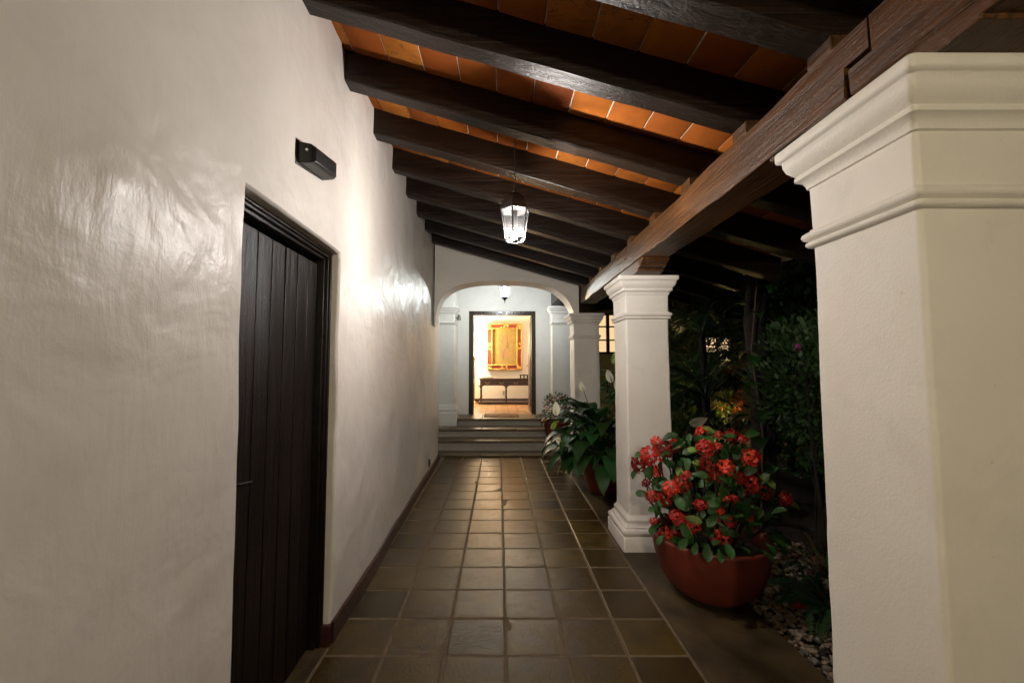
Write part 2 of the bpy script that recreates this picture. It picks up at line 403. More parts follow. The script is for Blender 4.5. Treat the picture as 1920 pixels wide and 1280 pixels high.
P = 0.308
def tile_mesh(seed, half=0.1478, n=7):
    rnd = random.Random(seed); mb = MB(); off = Vector((seed * 3.7, seed * 1.9, 0))
    tilt = (rnd.uniform(-1, 1) * 0.003, rnd.uniform(-1, 1) * 0.003)
    rings = []
    grid = []
    us = [-1, -0.965, -0.6, 0, 0.6, 0.965, 1]
    for a in us:
        for b_ in us:
            x, y = a * half, b_ * half
            e = max(abs(a), abs(b_))
            z = -0.0030 if e >= 1 else (-0.0002 if e > 0.9 else 0.0)
            if abs(a) >= 1 and abs(b_) >= 1: x *= 0.985; y *= 0.985
            nn = noise.noise(Vector((x * 9, y * 9, 0)) + off)
            z += nn * 0.0005 + x * tilt[0] + y * tilt[1]
            x += noise.noise(Vector((x * 12, y * 12, 5)) + off) * 0.0026; y += noise.noise(Vector((x * 12, y * 12, 9)) + off) * 0.0026
            mb.v.append((x, y, z))
    for i in range(6):
        for j in range(6): mb.f.append((i * 7 + j, (i + 1) * 7 + j, (i + 1) * 7 + j + 1, i * 7 + j + 1))
    return mb.mesh('floor_tile', 'floor_tile', 20)
tiles = [tile_mesh(s) for s in range(8)]
for r_ in range(-11, 15):
    yc = 2.18 + P * r_ + P / 2
    for c_ in range(6):
        xc = 0.034 - 3 * P + P * c_ + P / 2
        o = link('floor_tile', random.choice(tiles), floor)
        o.location = (xc + random.uniform(-.001, .001), yc + random.uniform(-.001, .001), 0.0005 + random.uniform(-.0012, .0012))
        o.rotation_euler = (0, 0, random.choice((0, 90, 180, 270)) * math.pi / 180 + random.uniform(-.004, .004))

# ---------------------------------------------------------------- passage wall with plank door
D0, D1, DZ = 1.385, 2.272, 2.085
ys = sorted(set([round(-2.6 + 0.05 * i, 3) for i in range(185)] + [D0, D1, 6.6]))
ys = [y for y in ys if y <= 6.6 and not (0 < abs(y - D0) < 0.02 or 0 < abs(y - D1) < 0.02)]
zs = sorted(set([round(0.05 * i, 3) for i in range(73)] + [DZ])); zs = [z for z in zs if not 0 < abs(z - DZ) < 0.02]
def wall_pt(y, z):
    d = 0.013 * noise.noise(Vector((0.3, y * 0.9, z * 0.8))) + 0.0085 * noise.noise(Vector((4.3, y * 2.6, z * 2.1))) + 0.0036 * noise.noise(Vector((8.3, y * 7, z * 6)))
    return (xw(y) + d, y + 0.004 * noise.noise(Vector((1.1, y * 3, z * 3))), z)
wm = MB(); idx = {}
for i, y in enumerate(ys):
    for k, z in enumerate(zs):
        idx[i, k] = len(wm.v); wm.v.append(wall_pt(y, z))
for i in range(len(ys) - 1):
    for k in range(len(zs) - 1):
        ym, zm = (ys[i] + ys[i + 1]) / 2, (zs[k] + zs[k + 1]) / 2
        if D0 < ym < D1 and zm < DZ: continue
        wm.f.append((idx[i, k], idx[i + 1, k], idx[i + 1, k + 1], idx[i, k + 1]))
i0, i1, kz = ys.index(D0), ys.index(D1), zs.index(DZ)
path = [(i0, k) for k in range(kz + 1)] + [(i, kz) for i in range(i0 + 1, i1 + 1)] + [(i1, k) for k in range(kz - 1, -1, -1)]
prev = [idx[p] for p in path]
for dep, ins in ((0.006, 0.006), (0.016, 0.010), (0.42, 0.010)):
    cur = []
    for (i, k) in path:
        x, y, z = wm.v[idx[i, k]]
        yi = y + (ins if i == i0 else -ins if i == i1 else 0); zi = z - (ins if k == kz else 0)
        cur.append(len(wm.v)); wm.v.append((x - dep, yi, zi))
    for a in range(len(path) - 1): wm.f.append((prev[a], prev[a + 1], cur[a + 1], cur[a]))
    prev = cur
# end and back of the wall
ie = len(ys) - 1; e_prev = [idx[ie, k] for k in range(len(zs))]
for dep, dy in ((0.008, 0.008), (0.03, 0.012), (0.30, 0.012)):
    cur = []
    for k in range(len(zs)):
        x, y, z = wm.v[idx[ie, k]]; cur.append(len(wm.v)); wm.v.append((x - dep, y + dy, z))
    for k in range(len(zs) - 1): wm.f.append((e_prev[k], cur[k], cur[k + 1], e_prev[k + 1]))
    e_prev = cur
wm.quad((-1.33, -2.6, 0), (-1.33, 6.6, 0), (-1.33, 6.6, 3.6), (-1.33, -2.6, 3.6))
wall = wm.build('passage_wall', 'wall_paint', None, 50)
tag(wall, 'long glossy white plastered wall on the left with the plank door', 'wall')

sk = MB(); rg = []
for y in [D1 + 0.002] + [2.4 + 0.15 * i for i in range(28)] + [6.598]:
    x = wall_pt(y, 0.05)[0]; t = 0.016 + 0.003 * noise.noise(Vector((y * 2, 0, 0)))
    h = 0.108 + 0.006 * noise.noise(Vector((y * 1.6, 3, 0)))
    rg.append([(x - 0.02, y, -0.004), (x + t, y, -0.004), (x + t, y, h - 0.006), (x + t - 0.005, y, h), (x - 0.02, y, h)])
sk.rings(rg); sk.build('skirting', 'red_skirting', wall, 30)
rt = MB().box(xw(D1) - 0.055, xw(D1) - 0.002, D1 - 0.028, D1 + 0.001, -0.004, 0.105); rt.build('skirting_return', 'red_skirting', wall, 40, 0.003)

door = empty('door', (xw(1.8) - 0.09, (D0 + D1) / 2, 0)); door.parent = wall
door['label'] = 'dark brown vertical plank door set back in the white wall'
xf = xw(1.8) - 0.052
fr = MB()
for (a, b_, q) in ((0.0, 0.016, 0.0), (0.016, 0.030, -0.010), (0.030, 0.046, -0.026)):
    fr.box(xf - 0.09, xf + q, D0 + 0.008 + a, D0 + 0.008 + b_, 0.0, DZ - 0.008 - b_)
    fr.box(xf - 0.09, xf + q, D1 - 0.008 - b_, D1 - 0.008 - a, 0.0, DZ - 0.008 - b_)
    fr.box(xf - 0.09, xf + q, D0 + 0.008 + a, D1 - 0.008 - a, DZ - 0.008 - b_, DZ - 0.008 - a)
fr.build('door_frame', 'frame_wood', door, 40, 0.003)
py0, py1 = D0 + 0.055, D1 - 0.055
npl = 7; w = (py1 - py0) / npl
bx('backing', 'black_plastic', door, xf - 0.16, xf - 0.09, py0 - 0.01, py1 + 0.01, 0.002, DZ - 0.07, 0)
for k in range(npl):
    a = py0 + k * w + random.uniform(.002, .0035); b_ = py0 + (k + 1) * w - random.uniform(.002, .0035)
    q = random.uniform(-.002, .002)
    mb = MB(); mb.box(xf - 0.088, xf - 0.060 + q, a, b_, 0.008, DZ - 0.078)
    mb.build('plank', 'door_wood', door, 40, 0.004)
hm = MB().box(xf - 0.061, xf - 0.050, py0 + 0.05, py0 + 0.085, 0.94, 1.08)
hd = hm.build('handle', 'steel', door, 40, 0.004)
lv = MB().tube([(xf - 0.052, py0 + 0.065, 1.03), (xf - 0.012, py0 + 0.065, 1.03), (xf - 0.008, py0 + 0.080, 1.028), (xf - 0.008, py0 + 0.15, 1.018)], [0.007, 0.007, 0.007, 0.005], 8)
lv.build('lever', 'steel', hd, 60)

# dark oval box low on the wall
xo = xw(5.56)
ov = MB().rings([[(xo + d, 5.56 + r_ * 0.055 * math.cos(2 * math.pi * j / 20), 0.19 + r_ * 0.055 * math.sin(2 * math.pi * j / 20)) for j in range(20)] for d, r_ in ((-0.01, 1), (0.012, 1), (0.018, 0.85))])
o = ov.build('wall_vent', 'black_plastic', None); tag(o, 'small dark oval cover low on the white wall near the steps', 'vent')

# black box above the door
xb = xw(1.86)
sp = empty('wall_box', (xb, 1.86, 2.4)); tag(sp, 'black rectangular device box mounted on the wall above the plank door', 'wall device')
MB().prism_x([(1.712, 2.315), (1.99, 2.365), (1.99, 2.462), (1.712, 2.425)], xb - 0.012, xb + 0.008).build('back_plate', 'black_metal', sp, 40, 0.003)
MB().rings([[(xb + 0.006, 1.735, 2.330), (xb + 0.006, 2.00, 2.372), (xb + 0.006, 2.00, 2.468), (xb + 0.006, 1.735, 2.426)],
            [(xb + 0.055, 1.745, 2.335), (xb + 0.055, 1.995, 2.374), (xb + 0.055, 1.995, 2.462), (xb + 0.055, 1.745, 2.420)],
            [(xb + 0.072, 1.765, 2.350), (xb + 0.072, 1.985, 2.384), (xb + 0.072, 1.985, 2.452), (xb + 0.072, 1.765, 2.412)]]).build('housing', 'black_plastic', sp, 40, 0.003)
MB().lathe([(0.006, 0), (0.006, 0.004), (0.004, 0.006)], 10).build('indicator', 'white_plastic', sp, 40, 0, 0)
o = sp.children[-1] if sp.children else None
for ch in col.objects:
    if ch.name == 'indicator': ch.location = (xb + 0.04, 1.742, 2.39); ch.rotation_euler = (R(90), 0, 0); ch.matrix_parent_inverse = parent_inv(sp)

# ---------------------------------------------------------------- porch roof
RA, RB = -0.291, 0.024
def zb(x, y): return 3.075 + RA * (x + 0.9) + RB * (y - 1.77)       # underside of the joists
JH = 0.185
roof = empty('porch_roof', (1.0, 2.0, 2.5)); tag(roof, 'sloping porch roof of dark joists and orange clay tiles', 'roof')
def jy(i): return 1.77 + 0.555 * (i - 1) + (0.085 if i == 0 else 0)
JI = list(range(-3, 9))
for i in JI:
    yc = jy(i); mb = MB(); rg = []; n = 30; sk_ = random.uniform(-.012, .012)
    for k in range(n + 1):
        x = -1.05 + (2.35 + 1.05) * k / n; z0 = zb(x, yc); hw = 0.053; ya = yc + sk_ * (x - 0.1)
        c = 0.007
        ring = [(ya - hw + c, z0), (ya + hw - c, z0), (ya + hw, z0 + c), (ya + hw, z0 + JH + 0.01), (ya - hw, z0 + JH + 0.01), (ya - hw, z0 + c)]
        rg.append([(x, a + 0.0065 * noise.noise(Vector((x * 1.9, a * 9, b_ * 9 + i * 7))), b_ + 0.0065 * noise.noise(Vector((x * 2.3 + 9, a * 9, b_ * 9 + i * 7)))) for a, b_ in ring])
    mb.rings(rg); mb.build('joist', 'joist_wood', roof, 24)
# roof deck above the tiles (its underside is the mortar between them)
def plane_box(x0, x1, y0, y1, o0, o1):
    mb = MB(); mb.rings([[(x0, y0, zb(x0, y0) + q), (x1, y0, zb(x1, y0) + q), (x1, y1, zb(x1, y1) + q), (x0, y1, zb(x0, y1) + q)] for q in (o0, o1)]); return mb
plane_box(-1.05, 2.42, -2.6, 6.2, JH + 0.006, JH + 0.06).build('roof_deck', 'roof_mortar', roof, None)
exv = Vector((1, 0, RA)).normalized(); eyv = Vector((0, 1, RB)).normalized(); nzv = exv.cross(eyv).normalized(); eyv = nzv.cross(exv)
rotm = Matrix((exv, eyv, nzv)).transposed().to_4x4()
TW = 0.205
def ctile(seed):
    rnd = random.Random(seed); mb = MB()
    hx, hy = TW / 2 * math.sqrt(1 + RA * RA) - 0.0035, 0.232
    rg = []
    for q, ins in ((0.010, 0.0), (0.0015, 0.0), (-0.001, 0.004)):
        ring = []
        for (a, b_) in ((-1, -1), (0, -1), (1, -1), (1, 0), (1, 1), (0, 1), (-1, 1), (-1, 0)):
            ring.append((a * (hx - ins) + rnd.uniform(-.0012, .0012), b_ * (hy - ins), q + rnd.uniform(-.0006, .0006)))
        rg.append(list(reversed(ring)))
    mb.rings(rg, True, True); return mb.mesh('ceiling_tile', 'ceiling_tile', 60)
ctm = [ctile(s) for s in range(6)]
for i in JI[1:-1]:
    ym = (jy(i) + jy(i + 1)) / 2; sh = random.uniform(0, 0.05)
    x = -0.98 + sh
    while x < 2.25:
        o = link('ceiling_tile', random.choice(ctm), roof)
        p = Vector((x, ym, zb(x, ym) + JH + random.uniform(-.002, .001)))
        o.matrix_basis = Matrix.Translation(p) @ rotm
        x += TW
# end closure between last joist and the arch wall is the arch wall itself
def xpur(y): return 1.05 + 0.0214 * (y - 1.5)
def zpur(y): return 2.262 + 0.0175 * (y - 1.5)
PH, PW = 0.188, 0.215
def purlin(y0b, y0t, y1b, y1t, seed, h0=0.52, h1=0.43):
    # ends are stepped laps: bottom half runs y0b..y1b, top half y0t..y1t
    mb = MB(); g_ = 0.006
    poly = [(y0b, 0.0)]
    n = 40
    poly += [(y0b + (y1b - y0b) * k / n, 0.0) for k in range(1, n + 1)]
    poly += [(y1b, h1 * PH), (y1t, h1 * PH)]
    poly += [(y1t + (y0t - y1t) * k / n, PH) for k in range(0, n + 1)]
    poly += [(y0t, h0 * PH), (y0b, h0 * PH)]
    def ring(fx, ins):
        out = []
        for (y, z) in poly:
            w_ = 0.009 * noise.noise(Vector((y * 2.3, z * 6 + seed, fx * 3))) + 0.004 * noise.noise(Vector((y * 7, z * 9 + seed, fx * 3)))
            zz = z + (0.007 * ins if z <= 0 else (-0.004 * ins if z >= PH - 1e-6 else 0))
            out.append((xpur(y) + fx * PW + w_, y, zpur(y) + zz + 0.008 * noise.noise(Vector((y * 2.1, fx * 5, seed + z * 4)))))
        return out
    mb.rings([ring(0.0, 1), ring(0.03, 0), ring(0.97, 0), ring(1.0, 1)], True, True)
    return mb.build('purlin', 'purlin_wood', roof, 40)
purlin(-2.6, -2.6, 1.185, 1.105, 1.0)
purlin(1.203, 1.118, 3.565, 3.50, 5.0)
purlin(3.573, 3.508, 5.74, 5.74, 9.0)
for i in JI:
    y = jy(i); x = xpur(y)
    if y > 5.7: continue
    MB().box(x + 0.004, x + PW * 0.9, y - 0.052, y + 0.052, zpur(y) + PH - 0.004, zb(x, y) + 0.004).build('spacer_block', 'purlin_wood', roof, 40, 0.003)

def corbel(yc):
    zt = zpur(yc) - 0.002; zt = zpur(yc) - 0.003; zl = 2.2015; h = zt - zl
    half = [(0.27, 0.0), (0.30, 0.06), (0.335, 0.10), (0.335, 0.30), (0.365, 0.34), (0.395, 0.42), (0.40, 0.58), (0.425, 0.62), (0.45, 0.72), (0.462, 0.85), (0.455, 1.0)]
    poly = [(yc + a * 0.8, zl + b_ * h) for a, b_ in half] + [(yc - a, zl + b_ * h) for a, b_ in reversed(half)]
    mb = MB(); x0 = xpur(yc) + 0.004
    mb.prism_x(poly, x0, x0 + PW - 0.008)
    o = mb.build('corbel', 'purlin_wood', roof, 30, 0.003)
    for s_ in (-1,):
        pts = []
        for k in range(22):
            t = k / 21; a = R(40 + 520 * t); r_ = h * 0.40 * (1 - 0.85 * t)
            pts.append((x0 + 0.001, yc + s_ * (0.40 + r_ * math.cos(a)), zl + h * 0.62 + r_ * math.sin(a)))
        MB().tube(pts, 0.0045, 5).build('scroll', 'purlin_wood', o, 60)
for yc in (1.19, 3.58): corbel(yc)

# ---------------------------------------------------------------- pillars
PROF_CAP = [(0.000, 1.845), (0.014, 1.850), (0.018, 1.856), (0.017, 1.864), (0.010, 1.868), (0.021, 1.874), (0.026, 1.884), (0.024, 1.894), (0.016, 1.900), (0.009, 1.9025), (0.009, 1.9075), (0.003, 1.909),
            (0.003, 2.046), (0.009, 2.049), (0.011, 2.060), (0.018, 2.074), (0.028, 2.080), (0.032, 2.083), (0.032, 2.096), (0.028, 2.100), (0.036, 2.108), (0.049, 2.124), (0.056, 2.142), (0.058, 2.160), (0.062, 2.163), (0.070, 2.167), (0.072, 2.173), (0.072, 2.196), (0.068, 2.2015)]
PROF_BASE = [(0.066, -0.002), (0.066, 0.104), (0.062, 0.110), (0.052, 0.113), (0.062, 0.124), (0.066, 0.140), (0.062, 0.156), (0.050, 0.166), (0.042, 0.168), (0.042, 0.178), (0.030, 0.186), (0.022, 0.200), (0.020, 0.214), (0.024, 0.222), (0.020, 0.232), (0.008, 0.246), (0.0, 0.262)]
def pillar(yc, label, seed, x0=1.052, half=0.176):
    cx = x0 + half
    t = empty('pillar', (cx, yc, 0)); tag(t, label, 'pillar', 'white square pillars along the passage')
    def wob(p):
        q = Vector(p); d = 0.005 * noise.noise(Vector((q.x * 2, q.y * 2, q.z * 1.5 + seed)))
        e = 0.002 * noise.noise(Vector((q.x * 11, q.y * 11, q.z * 10 + seed)))
        return (q.x + (d + e) * (1 if q.x > cx else -1), q.y + (d + e) * (1 if q.y > yc else -1), q.z)
    def tap(z): return half + 0.006 * (1 - z / 2.0) if z < 2 else half
    for nm, rows in (('base', [(o_ + tap(z), z) for o_, z in PROF_BASE]), ('shaft', [(tap(z), z) for z in [0.258 + (1.848 - 0.258) * k / 34 for k in range(35)]]), ('capital', [(o_ + half, z) for o_, z in PROF_CAP])):
        mb = MB(); mb.rings([[wob(p) for p in square_ring(cx, yc, hf, z, 0.012, 4)] for hf, z in rows])
        mb.build(nm, 'pillar_paint', t, 50)
    return t
pillar(1.19, 'nearest white plastered pillar with moulded capital at the right edge', 1)
pillar(3.595, 'white plastered pillar standing behind the red flowering pot', 2)
pillar(5.975, 'farthest white pillar carrying the right end of the arch', 3)

# ---------------------------------------------------------------- arch wall
arch = [(-0.915, 2.05), (-0.902, 2.163), (-0.875, 2.30), (-0.829, 2.413), (-0.78, 2.477), (-0.724, 2.527), (-0.65, 2.570), (-0.574, 2.603), (-0.423, 2.641), (-0.272, 2.660), (-0.08, 2.670), (0.106, 2.669), (0.30, 2.660), (0.484, 2.641), (0.60, 2.618), (0.71, 2.585), (0.81, 2.535), (0.897, 2.466), (0.955, 2.410), (0.994, 2.350), (1.030, 2.275), (1.053, 2.2035)]
ax = MB()
def topz(x): return min(zb(x, 5.8), 3.6) + 0.24
rows = []
for y, e in ((5.792, 0.012), (5.80, 0.0), (5.97, 0.0), (6.14, 0.0), (6.148, 0.012)):
    rows.append([(x + 0.004 * noise.noise(Vector((x * 3, y * 3, z))), y, z + 0.004 * noise.noise(Vector((x * 3 + 7, y * 3, z)))) for x, z in arch])
# intrados
pts = rows
base = len(ax.v)
for r_ in rows[1:4]: ax.v += r_
m_ = len(arch)
for a in range(2):
    for j in range(m_ - 1): ax.f.append((base + a * m_ + j, base + a * m_ + j + 1, base + (a + 1) * m_ + j + 1, base + (a + 1) * m_ + j))
for y, r_ in ((5.80, rows[1]), (6.14, rows[3])):
    nz = 6
    k = len(ax.v)
    for j, (x, yy, z) in enumerate(r_):
        for q in range(nz + 1):
            zt = topz(arch[j][0]); zz = z + (zt - z) * q / nz
            ax.v.append((x, yy + (0.006 * noise.noise(Vector((x * 1.5, zz * 1.5, y))) if q else 0), zz))
    for j in range(m_ - 1):
        for q in range(nz):
            a = k + j * (nz + 1) + q; f_ = (a, a + nz + 1, a + nz + 2, a + 1)
            ax.f.append(f_ if y < 6 else tuple(reversed(f_)))
    # right pier of the arch, above the pillar capital
    x = 1.125
    z0, z1 = 2.2035, topz(1.053)
    ya = y
    q = [(1.053, ya, z0), (x, ya, z0), (x, ya, topz(x)), (1.053, ya, z1)]
    if y < 6: ax.quad(*q)
    else: ax.quad(*reversed(q))
ax.quad((1.125, 5.80, 2.2035), (1.125, 6.14, 2.2035), (1.125, 6.14, topz(1.125)), (1.125, 5.80, topz(1.125)))
ax.quad((1.053, 5.80, 2.2035), (1.053, 6.14, 2.2035), (1.125, 6.14, 2.2035), (1.125, 5.80, 2.2035))
o = ax.build('arch_wall', 'arch_paint', None, 50); tag(o, 'white plastered wall with a flattened arch at the end of the passage', 'wall')

# ---------------------------------------------------------------- steps
st = empty('entrance_steps', (0.2, 7.1, 0)); tag(st, 'low stone steps with white risers under the arch leading to the lit doorway', 'steps')
S = [(6.79, 0.032, 7.16), (7.12, 0.203, 7.53), (7.49, 0.343, 7.96), (7.92, 0.473, 8.66)]
XL, XR = -1.55, 1.75
for k, (yf, z, yb) in enumerate(S):
    th = 0.030 if k == 0 else 0.038
    xs = [XL, -0.62, 0.0, 0.61, 1.2, XR] if k % 2 else [XL, -0.9, -0.31, 0.33, 0.95, XR]
    xl, xr = (XL, XR)
    if k == 3: xs = [-0.79, -0.33, 0.30, 0.92, 1.02]
    for a, b_ in zip(xs[:-1], xs[1:]):
        mb = MB().box(a + 0.002, b_ - 0.002, yf + random.uniform(-.004, .004), yb, z - th + random.uniform(-.001, .001), z + random.uniform(-.0015, .0015))
        mb.build('tread', 'stone_tread', st, 40, 0.007)
    if k: bx('riser', 'riser_paint', st, xs[0], xs[-1], yf + 0.035, yb - 0.01, (S[k - 1][1]) - 0.01, z - th - 0.0015, 0.004)

# ---------------------------------------------------------------- house front beyond the arch
Z3 = 0.473
hs = empty('house_entrance', (0, 8.7, Z3)); tag(hs, 'white house front with open dark doors seen through the arch', 'building')
fw = MB()
FY0, FY1 = 8.65, 8.87
OX0, OX1, OZ = -0.632, 0.762, 2.622
for (a, b_, c, d) in ((-2.3, OX0, 0.2, 3.7), (OX1, 1.17, 0.2, 3.7), (OX0, OX1, OZ, 3.7)):
    fw.box(a, b_, FY0, FY1, c, d)
fw.build('wall', 'house_paint', hs, None)
def pilaster(x0, x1, y0, y1, zb0, nm='pilaster'):
    cx, cyy, hx, hyy = (x0 + x1) / 2, (y0 + y1) / 2, (x1 - x0) / 2, (y1 - y0) / 2
    o = MB().rings([square_ring(cx, cyy, hx, z, 0.012, 3, hyy) for z in (zb0 + 0.35, 1.2, 2.30)]).build(nm, 'house_paint', hs, 50)
    zc0 = 2.27
    MB().rings([square_ring(cx, cyy, hx + o_, zc0 + (z - 1.845) * 0.98, 0.01, 3, hyy + o_) for o_, z in PROF_CAP]).build('capital', 'house_paint', o, 50)
    MB().rings([square_ring(cx, cyy, hx + o_, z, 0.01, 3, hyy + o_) for o_, z in ((0.066, zb0 - 0.002), (0.066, zb0 + 0.235), (0.06, zb0 + 0.24), (0.045, zb0 + 0.26), (0.055, zb0 + 0.285), (0.05, zb0 + 0.31), (0.03, zb0 + 0.32), (0.03, zb0 + 0.35), (0.012, zb0 + 0.38), (0.0, zb0 + 0.40))]).build('base', 'house_paint', o, 50)
    return o
pilaster(-1.22, -0.866, 7.97, 8.32, 0.344); pilaster(1.02, 1.375, 7.97, 8.32, 0.344)
MB().box(-1.24, -0.87, 8.32, 8.66, 0.3, 3.6).build('side_wall', 'house_paint', hs, None)
MB().box(-1.75, -1.60, 6.3, 8.65, -0.05, 3.7).build('side_wall', 'house_paint', hs, None)
MB().box(-1.2, -0.88, 7.99, 8.32, 2.628, 3.6).build('side_wall', 'house_paint', hs, None)
MB().box(-2.3, 1.75, 6.16, 8.65, 3.42, 3.52).build('vestibule_ceiling', 'house_paint', hs, None)
MB().box(1.06, 1.32, 6.16, 8.4, 2.70, 2.95).build('beam', 'joist_wood', hs, 40, 0.006)
for k in range(5): bx('ceiling_beam', 'joist_wood', hs, -1.6, 1.72, 6.5 + 0.46 * k, 6.61 + 0.46 * k, 3.25, 3.418, 0.005)
# room behind the door
room = MB()
room.box(-2.45, -2.3, FY1, 11.8, 0.3, 3.3); room.box(1.17, 1.3, FY0, 11.8, 0.3, 3.3); room.box(-2.3, 1.17, 11.66, 11.8, 0.3, 3.3); room.box(-2.45, 1.3, FY1, 11.8, 3.3, 3.4)
room.build('room_wall', 'room_paint', hs, None)
rs = MB(); rs.box(-2.298, 1.168, 11.640, 11.661, Z3, Z3 + 0.10); rs.build('skirting', 'red_skirting', hs, 40, 0.003)
rf = MB().box(-2.3, 1.17, 8.64, 11.66, 0.2, Z3 - 0.004); rfo = rf.build('room_floor', 'mortar', None, None); rfo['kind'] = 'structure'
rt_mesh = MB().box(-0.247, 0.247, -0.247, 0.247, -0.02, 0.0).mesh('floor_tile', 'room_tile', 40)
for i in range(7):
    for j in range(6):
        o = link('floor_tile', rt_mesh, rfo); o.location = (-2.05 + 0.5 * i, 8.93 + 0.5 * j, Z3 - 0.001 + random.uniform(-.0008, .0008))
# frame and leaves
df = MB()
for (a, b_, q) in ((0, 0.05, 0.012), (0.05, 0.085, -0.01)):
    df.box(OX0 + a, OX0 + b_, FY0 - q, FY0 + 0.12, Z3, OZ - b_); df.box(OX1 - b_, OX1 - a, FY0 - q, FY0 + 0.12, Z3, OZ - b_)
    df.box(OX0 + a, OX1 - a, FY0 - q, FY0 + 0.12, OZ - b_, OZ - a)
df.build('door_frame', 'house_door_wood', hs, 40, 0.004)
def leaf_door(hx, ang, sgn):
    o = MB().box(0, 0.60, -0.022, 0.022, 0, 2.05).build('door_leaf', 'house_door_wood', hs, 40, 0.004)
    for (z0, z1) in ((0.12, 0.62), (0.72, 1.22), (1.32, 1.93)):
        for s_ in (-1, 1):
            p = MB().box(0.10, 0.50, s_ * 0.020, s_ * 0.030, z0, z1).build('door_panel', 'house_door_wood', o, 40, 0.008)
    for s_ in (-1, 1):
        MB().tube([(0.54, s_ * 0.02, 1.0), (0.54, s_ * 0.06, 1.0), (0.46, s_ * 0.065, 1.0)], 0.009, 6).build('handle', 'bronze', o, 60)
    for c in col.objects:
        if c.parent == o: c.matrix_parent_inverse = Matrix.Identity(4)
    o.location = (hx, FY0 + 0.14, Z3 + 0.008); o.rotation_euler = (0, 0, R(ang)); o.matrix_parent_inverse = parent_inv(hs)
leaf_door(OX0 + 0.075, 96, 1); leaf_door(OX1 - 0.075, 91, -1)

# ---------------------------------------------------------------- things in the room
tb = empty('console_table', (0.24, 11.2, Z3)); tag(tb, 'long dark wooden console table with drawers under the framed picture', 'table')
TX0, TX1, TY0, TY1, TZ = -0.52, 1.02, 10.98, 11.44, Z3 + 0.675
bx('table_top', 'table_wood', tb, TX0 - 0.02, TX1 + 0.02, TY0 - 0.02, TY1, TZ - 0.028, TZ, 0.006)
bx('apron', 'table_wood', tb, TX0 + 0.012, TX1 - 0.012, TY0 + 0.015, TY1 - 0.02, TZ - 0.185, TZ - 0.0285, 0.004)
for k in range(4):
    a = TX0 + 0.04 + k * 0.372
    d = bx('drawer', 'table_wood', tb, a, a + 0.345, TY0 + 0.004, TY0 + 0.014, TZ - 0.170, TZ - 0.042, 0.005)
    MB().tube([(a + 0.12, TY0, TZ - 0.095), (a + 0.13, TY0 - 0.02, TZ - 0.12), (a + 0.173, TY0 - 0.024, TZ - 0.135), (a + 0.215, TY0 - 0.02, TZ - 0.12), (a + 0.225, TY0, TZ - 0.095)], 0.006, 6).build('pull', 'bronze', d, 60)
for x in (TX0 + 0.035, 0.185, TX1 - 0.035):
    for y in (TY0 + 0.04, TY1 - 0.06):
        MB().lathe([(0.022, 0.06), (0.026, 0.10), (0.016, 0.125), (0.028, 0.17), (0.018, 0.22), (0.022, 0.34), (0.018, 0.40), (0.028, 0.44), (0.020, 0.47), (0.028, 0.492)], 12, (x, y, Z3)).build('leg', 'table_wood', tb, 50)
    MB().prism_y([(x - 0.10, TZ - 0.186), (x + 0.10, TZ - 0.186), (x + 0.05, TZ - 0.205), (x + 0.026, TZ - 0.24), (x - 0.026, TZ - 0.24), (x - 0.05, TZ - 0.205)], TY0 + 0.025, TY0 + 0.04).build('bracket', 'table_wood', tb, 40)
bx('plinth_shelf', 'table_wood', tb, TX0 - 0.03, TX1 + 0.03, TY0 - 0.01, TY1 - 0.02, Z3, Z3 + 0.062, 0.006)

fp = empty('framed_picture', (0.152, 11.64, 2.02)); tag(fp, 'old picture in a red and gilded carved frame above the console table', 'picture')
FX0, FX1, FZ0, FZ1 = -0.33, 0.634, 1.376, 2.664
def pic(nm, mat, a, b_, c, d, y0, y1, parent=fp, bev=0.006): return bx(nm, mat, parent, a, b_, y0, y1, c, d, bev)
cv = MB().box(-0.345, 0.345, -0.01, 0.01, -0.512, 0.512).build('canvas', 'old_canvas', fp, None); cv.location = ((FX0 + FX1) / 2, 11.625, (FZ0 + FZ1) / 2)
fw_ = 0.135
for (a, b_, c, d) in ((FX0, FX1, FZ1 - fw_, FZ1), (FX0, FX1, FZ0, FZ0 + fw_), (FX0, FX0 + fw_, FZ0 + fw_, FZ1 - fw_), (FX1 - fw_, FX1, FZ0 + fw_, FZ1 - fw_)):
    pic('frame_rail', 'frame_red', a, b_, c, d, 11.59, 11.645)
for (a, b_, c, d) in ((FX0 + 0.1, FX1 - 0.1, FZ1 - fw_ - 0.012, FZ1 - fw_ + 0.02), (FX0 + 0.1, FX1 - 0.1, FZ0 + fw_ - 0.02, FZ0 + fw_ + 0.012), (FX0 + fw_ - 0.02, FX0 + fw_ + 0.012, FZ0 + 0.1, FZ1 - 0.1), (FX1 - fw_ - 0.012, FX1 - fw_ + 0.02, FZ0 + 0.1, FZ1 - 0.1)):
    pic('gilt_slip', 'gold_leaf', a, b_, c, d, 11.565, 11.60, bev=0.012)
for (a, b_, c, d) in ((FX0 - 0.01, FX1 + 0.01, FZ1 - 0.022, FZ1 + 0.01), (FX0 - 0.01, FX1 + 0.01, FZ0 - 0.01, FZ0 + 0.022), (FX0 - 0.01, FX0 + 0.022, FZ0 + 0.02, FZ1 - 0.02), (FX1 - 0.022, FX1 + 0.01, FZ0 + 0.02, FZ1 - 0.02)):
    pic('gilt_edge', 'gold_leaf', a, b_, c, d, 11.572, 11.646, bev=0.010)
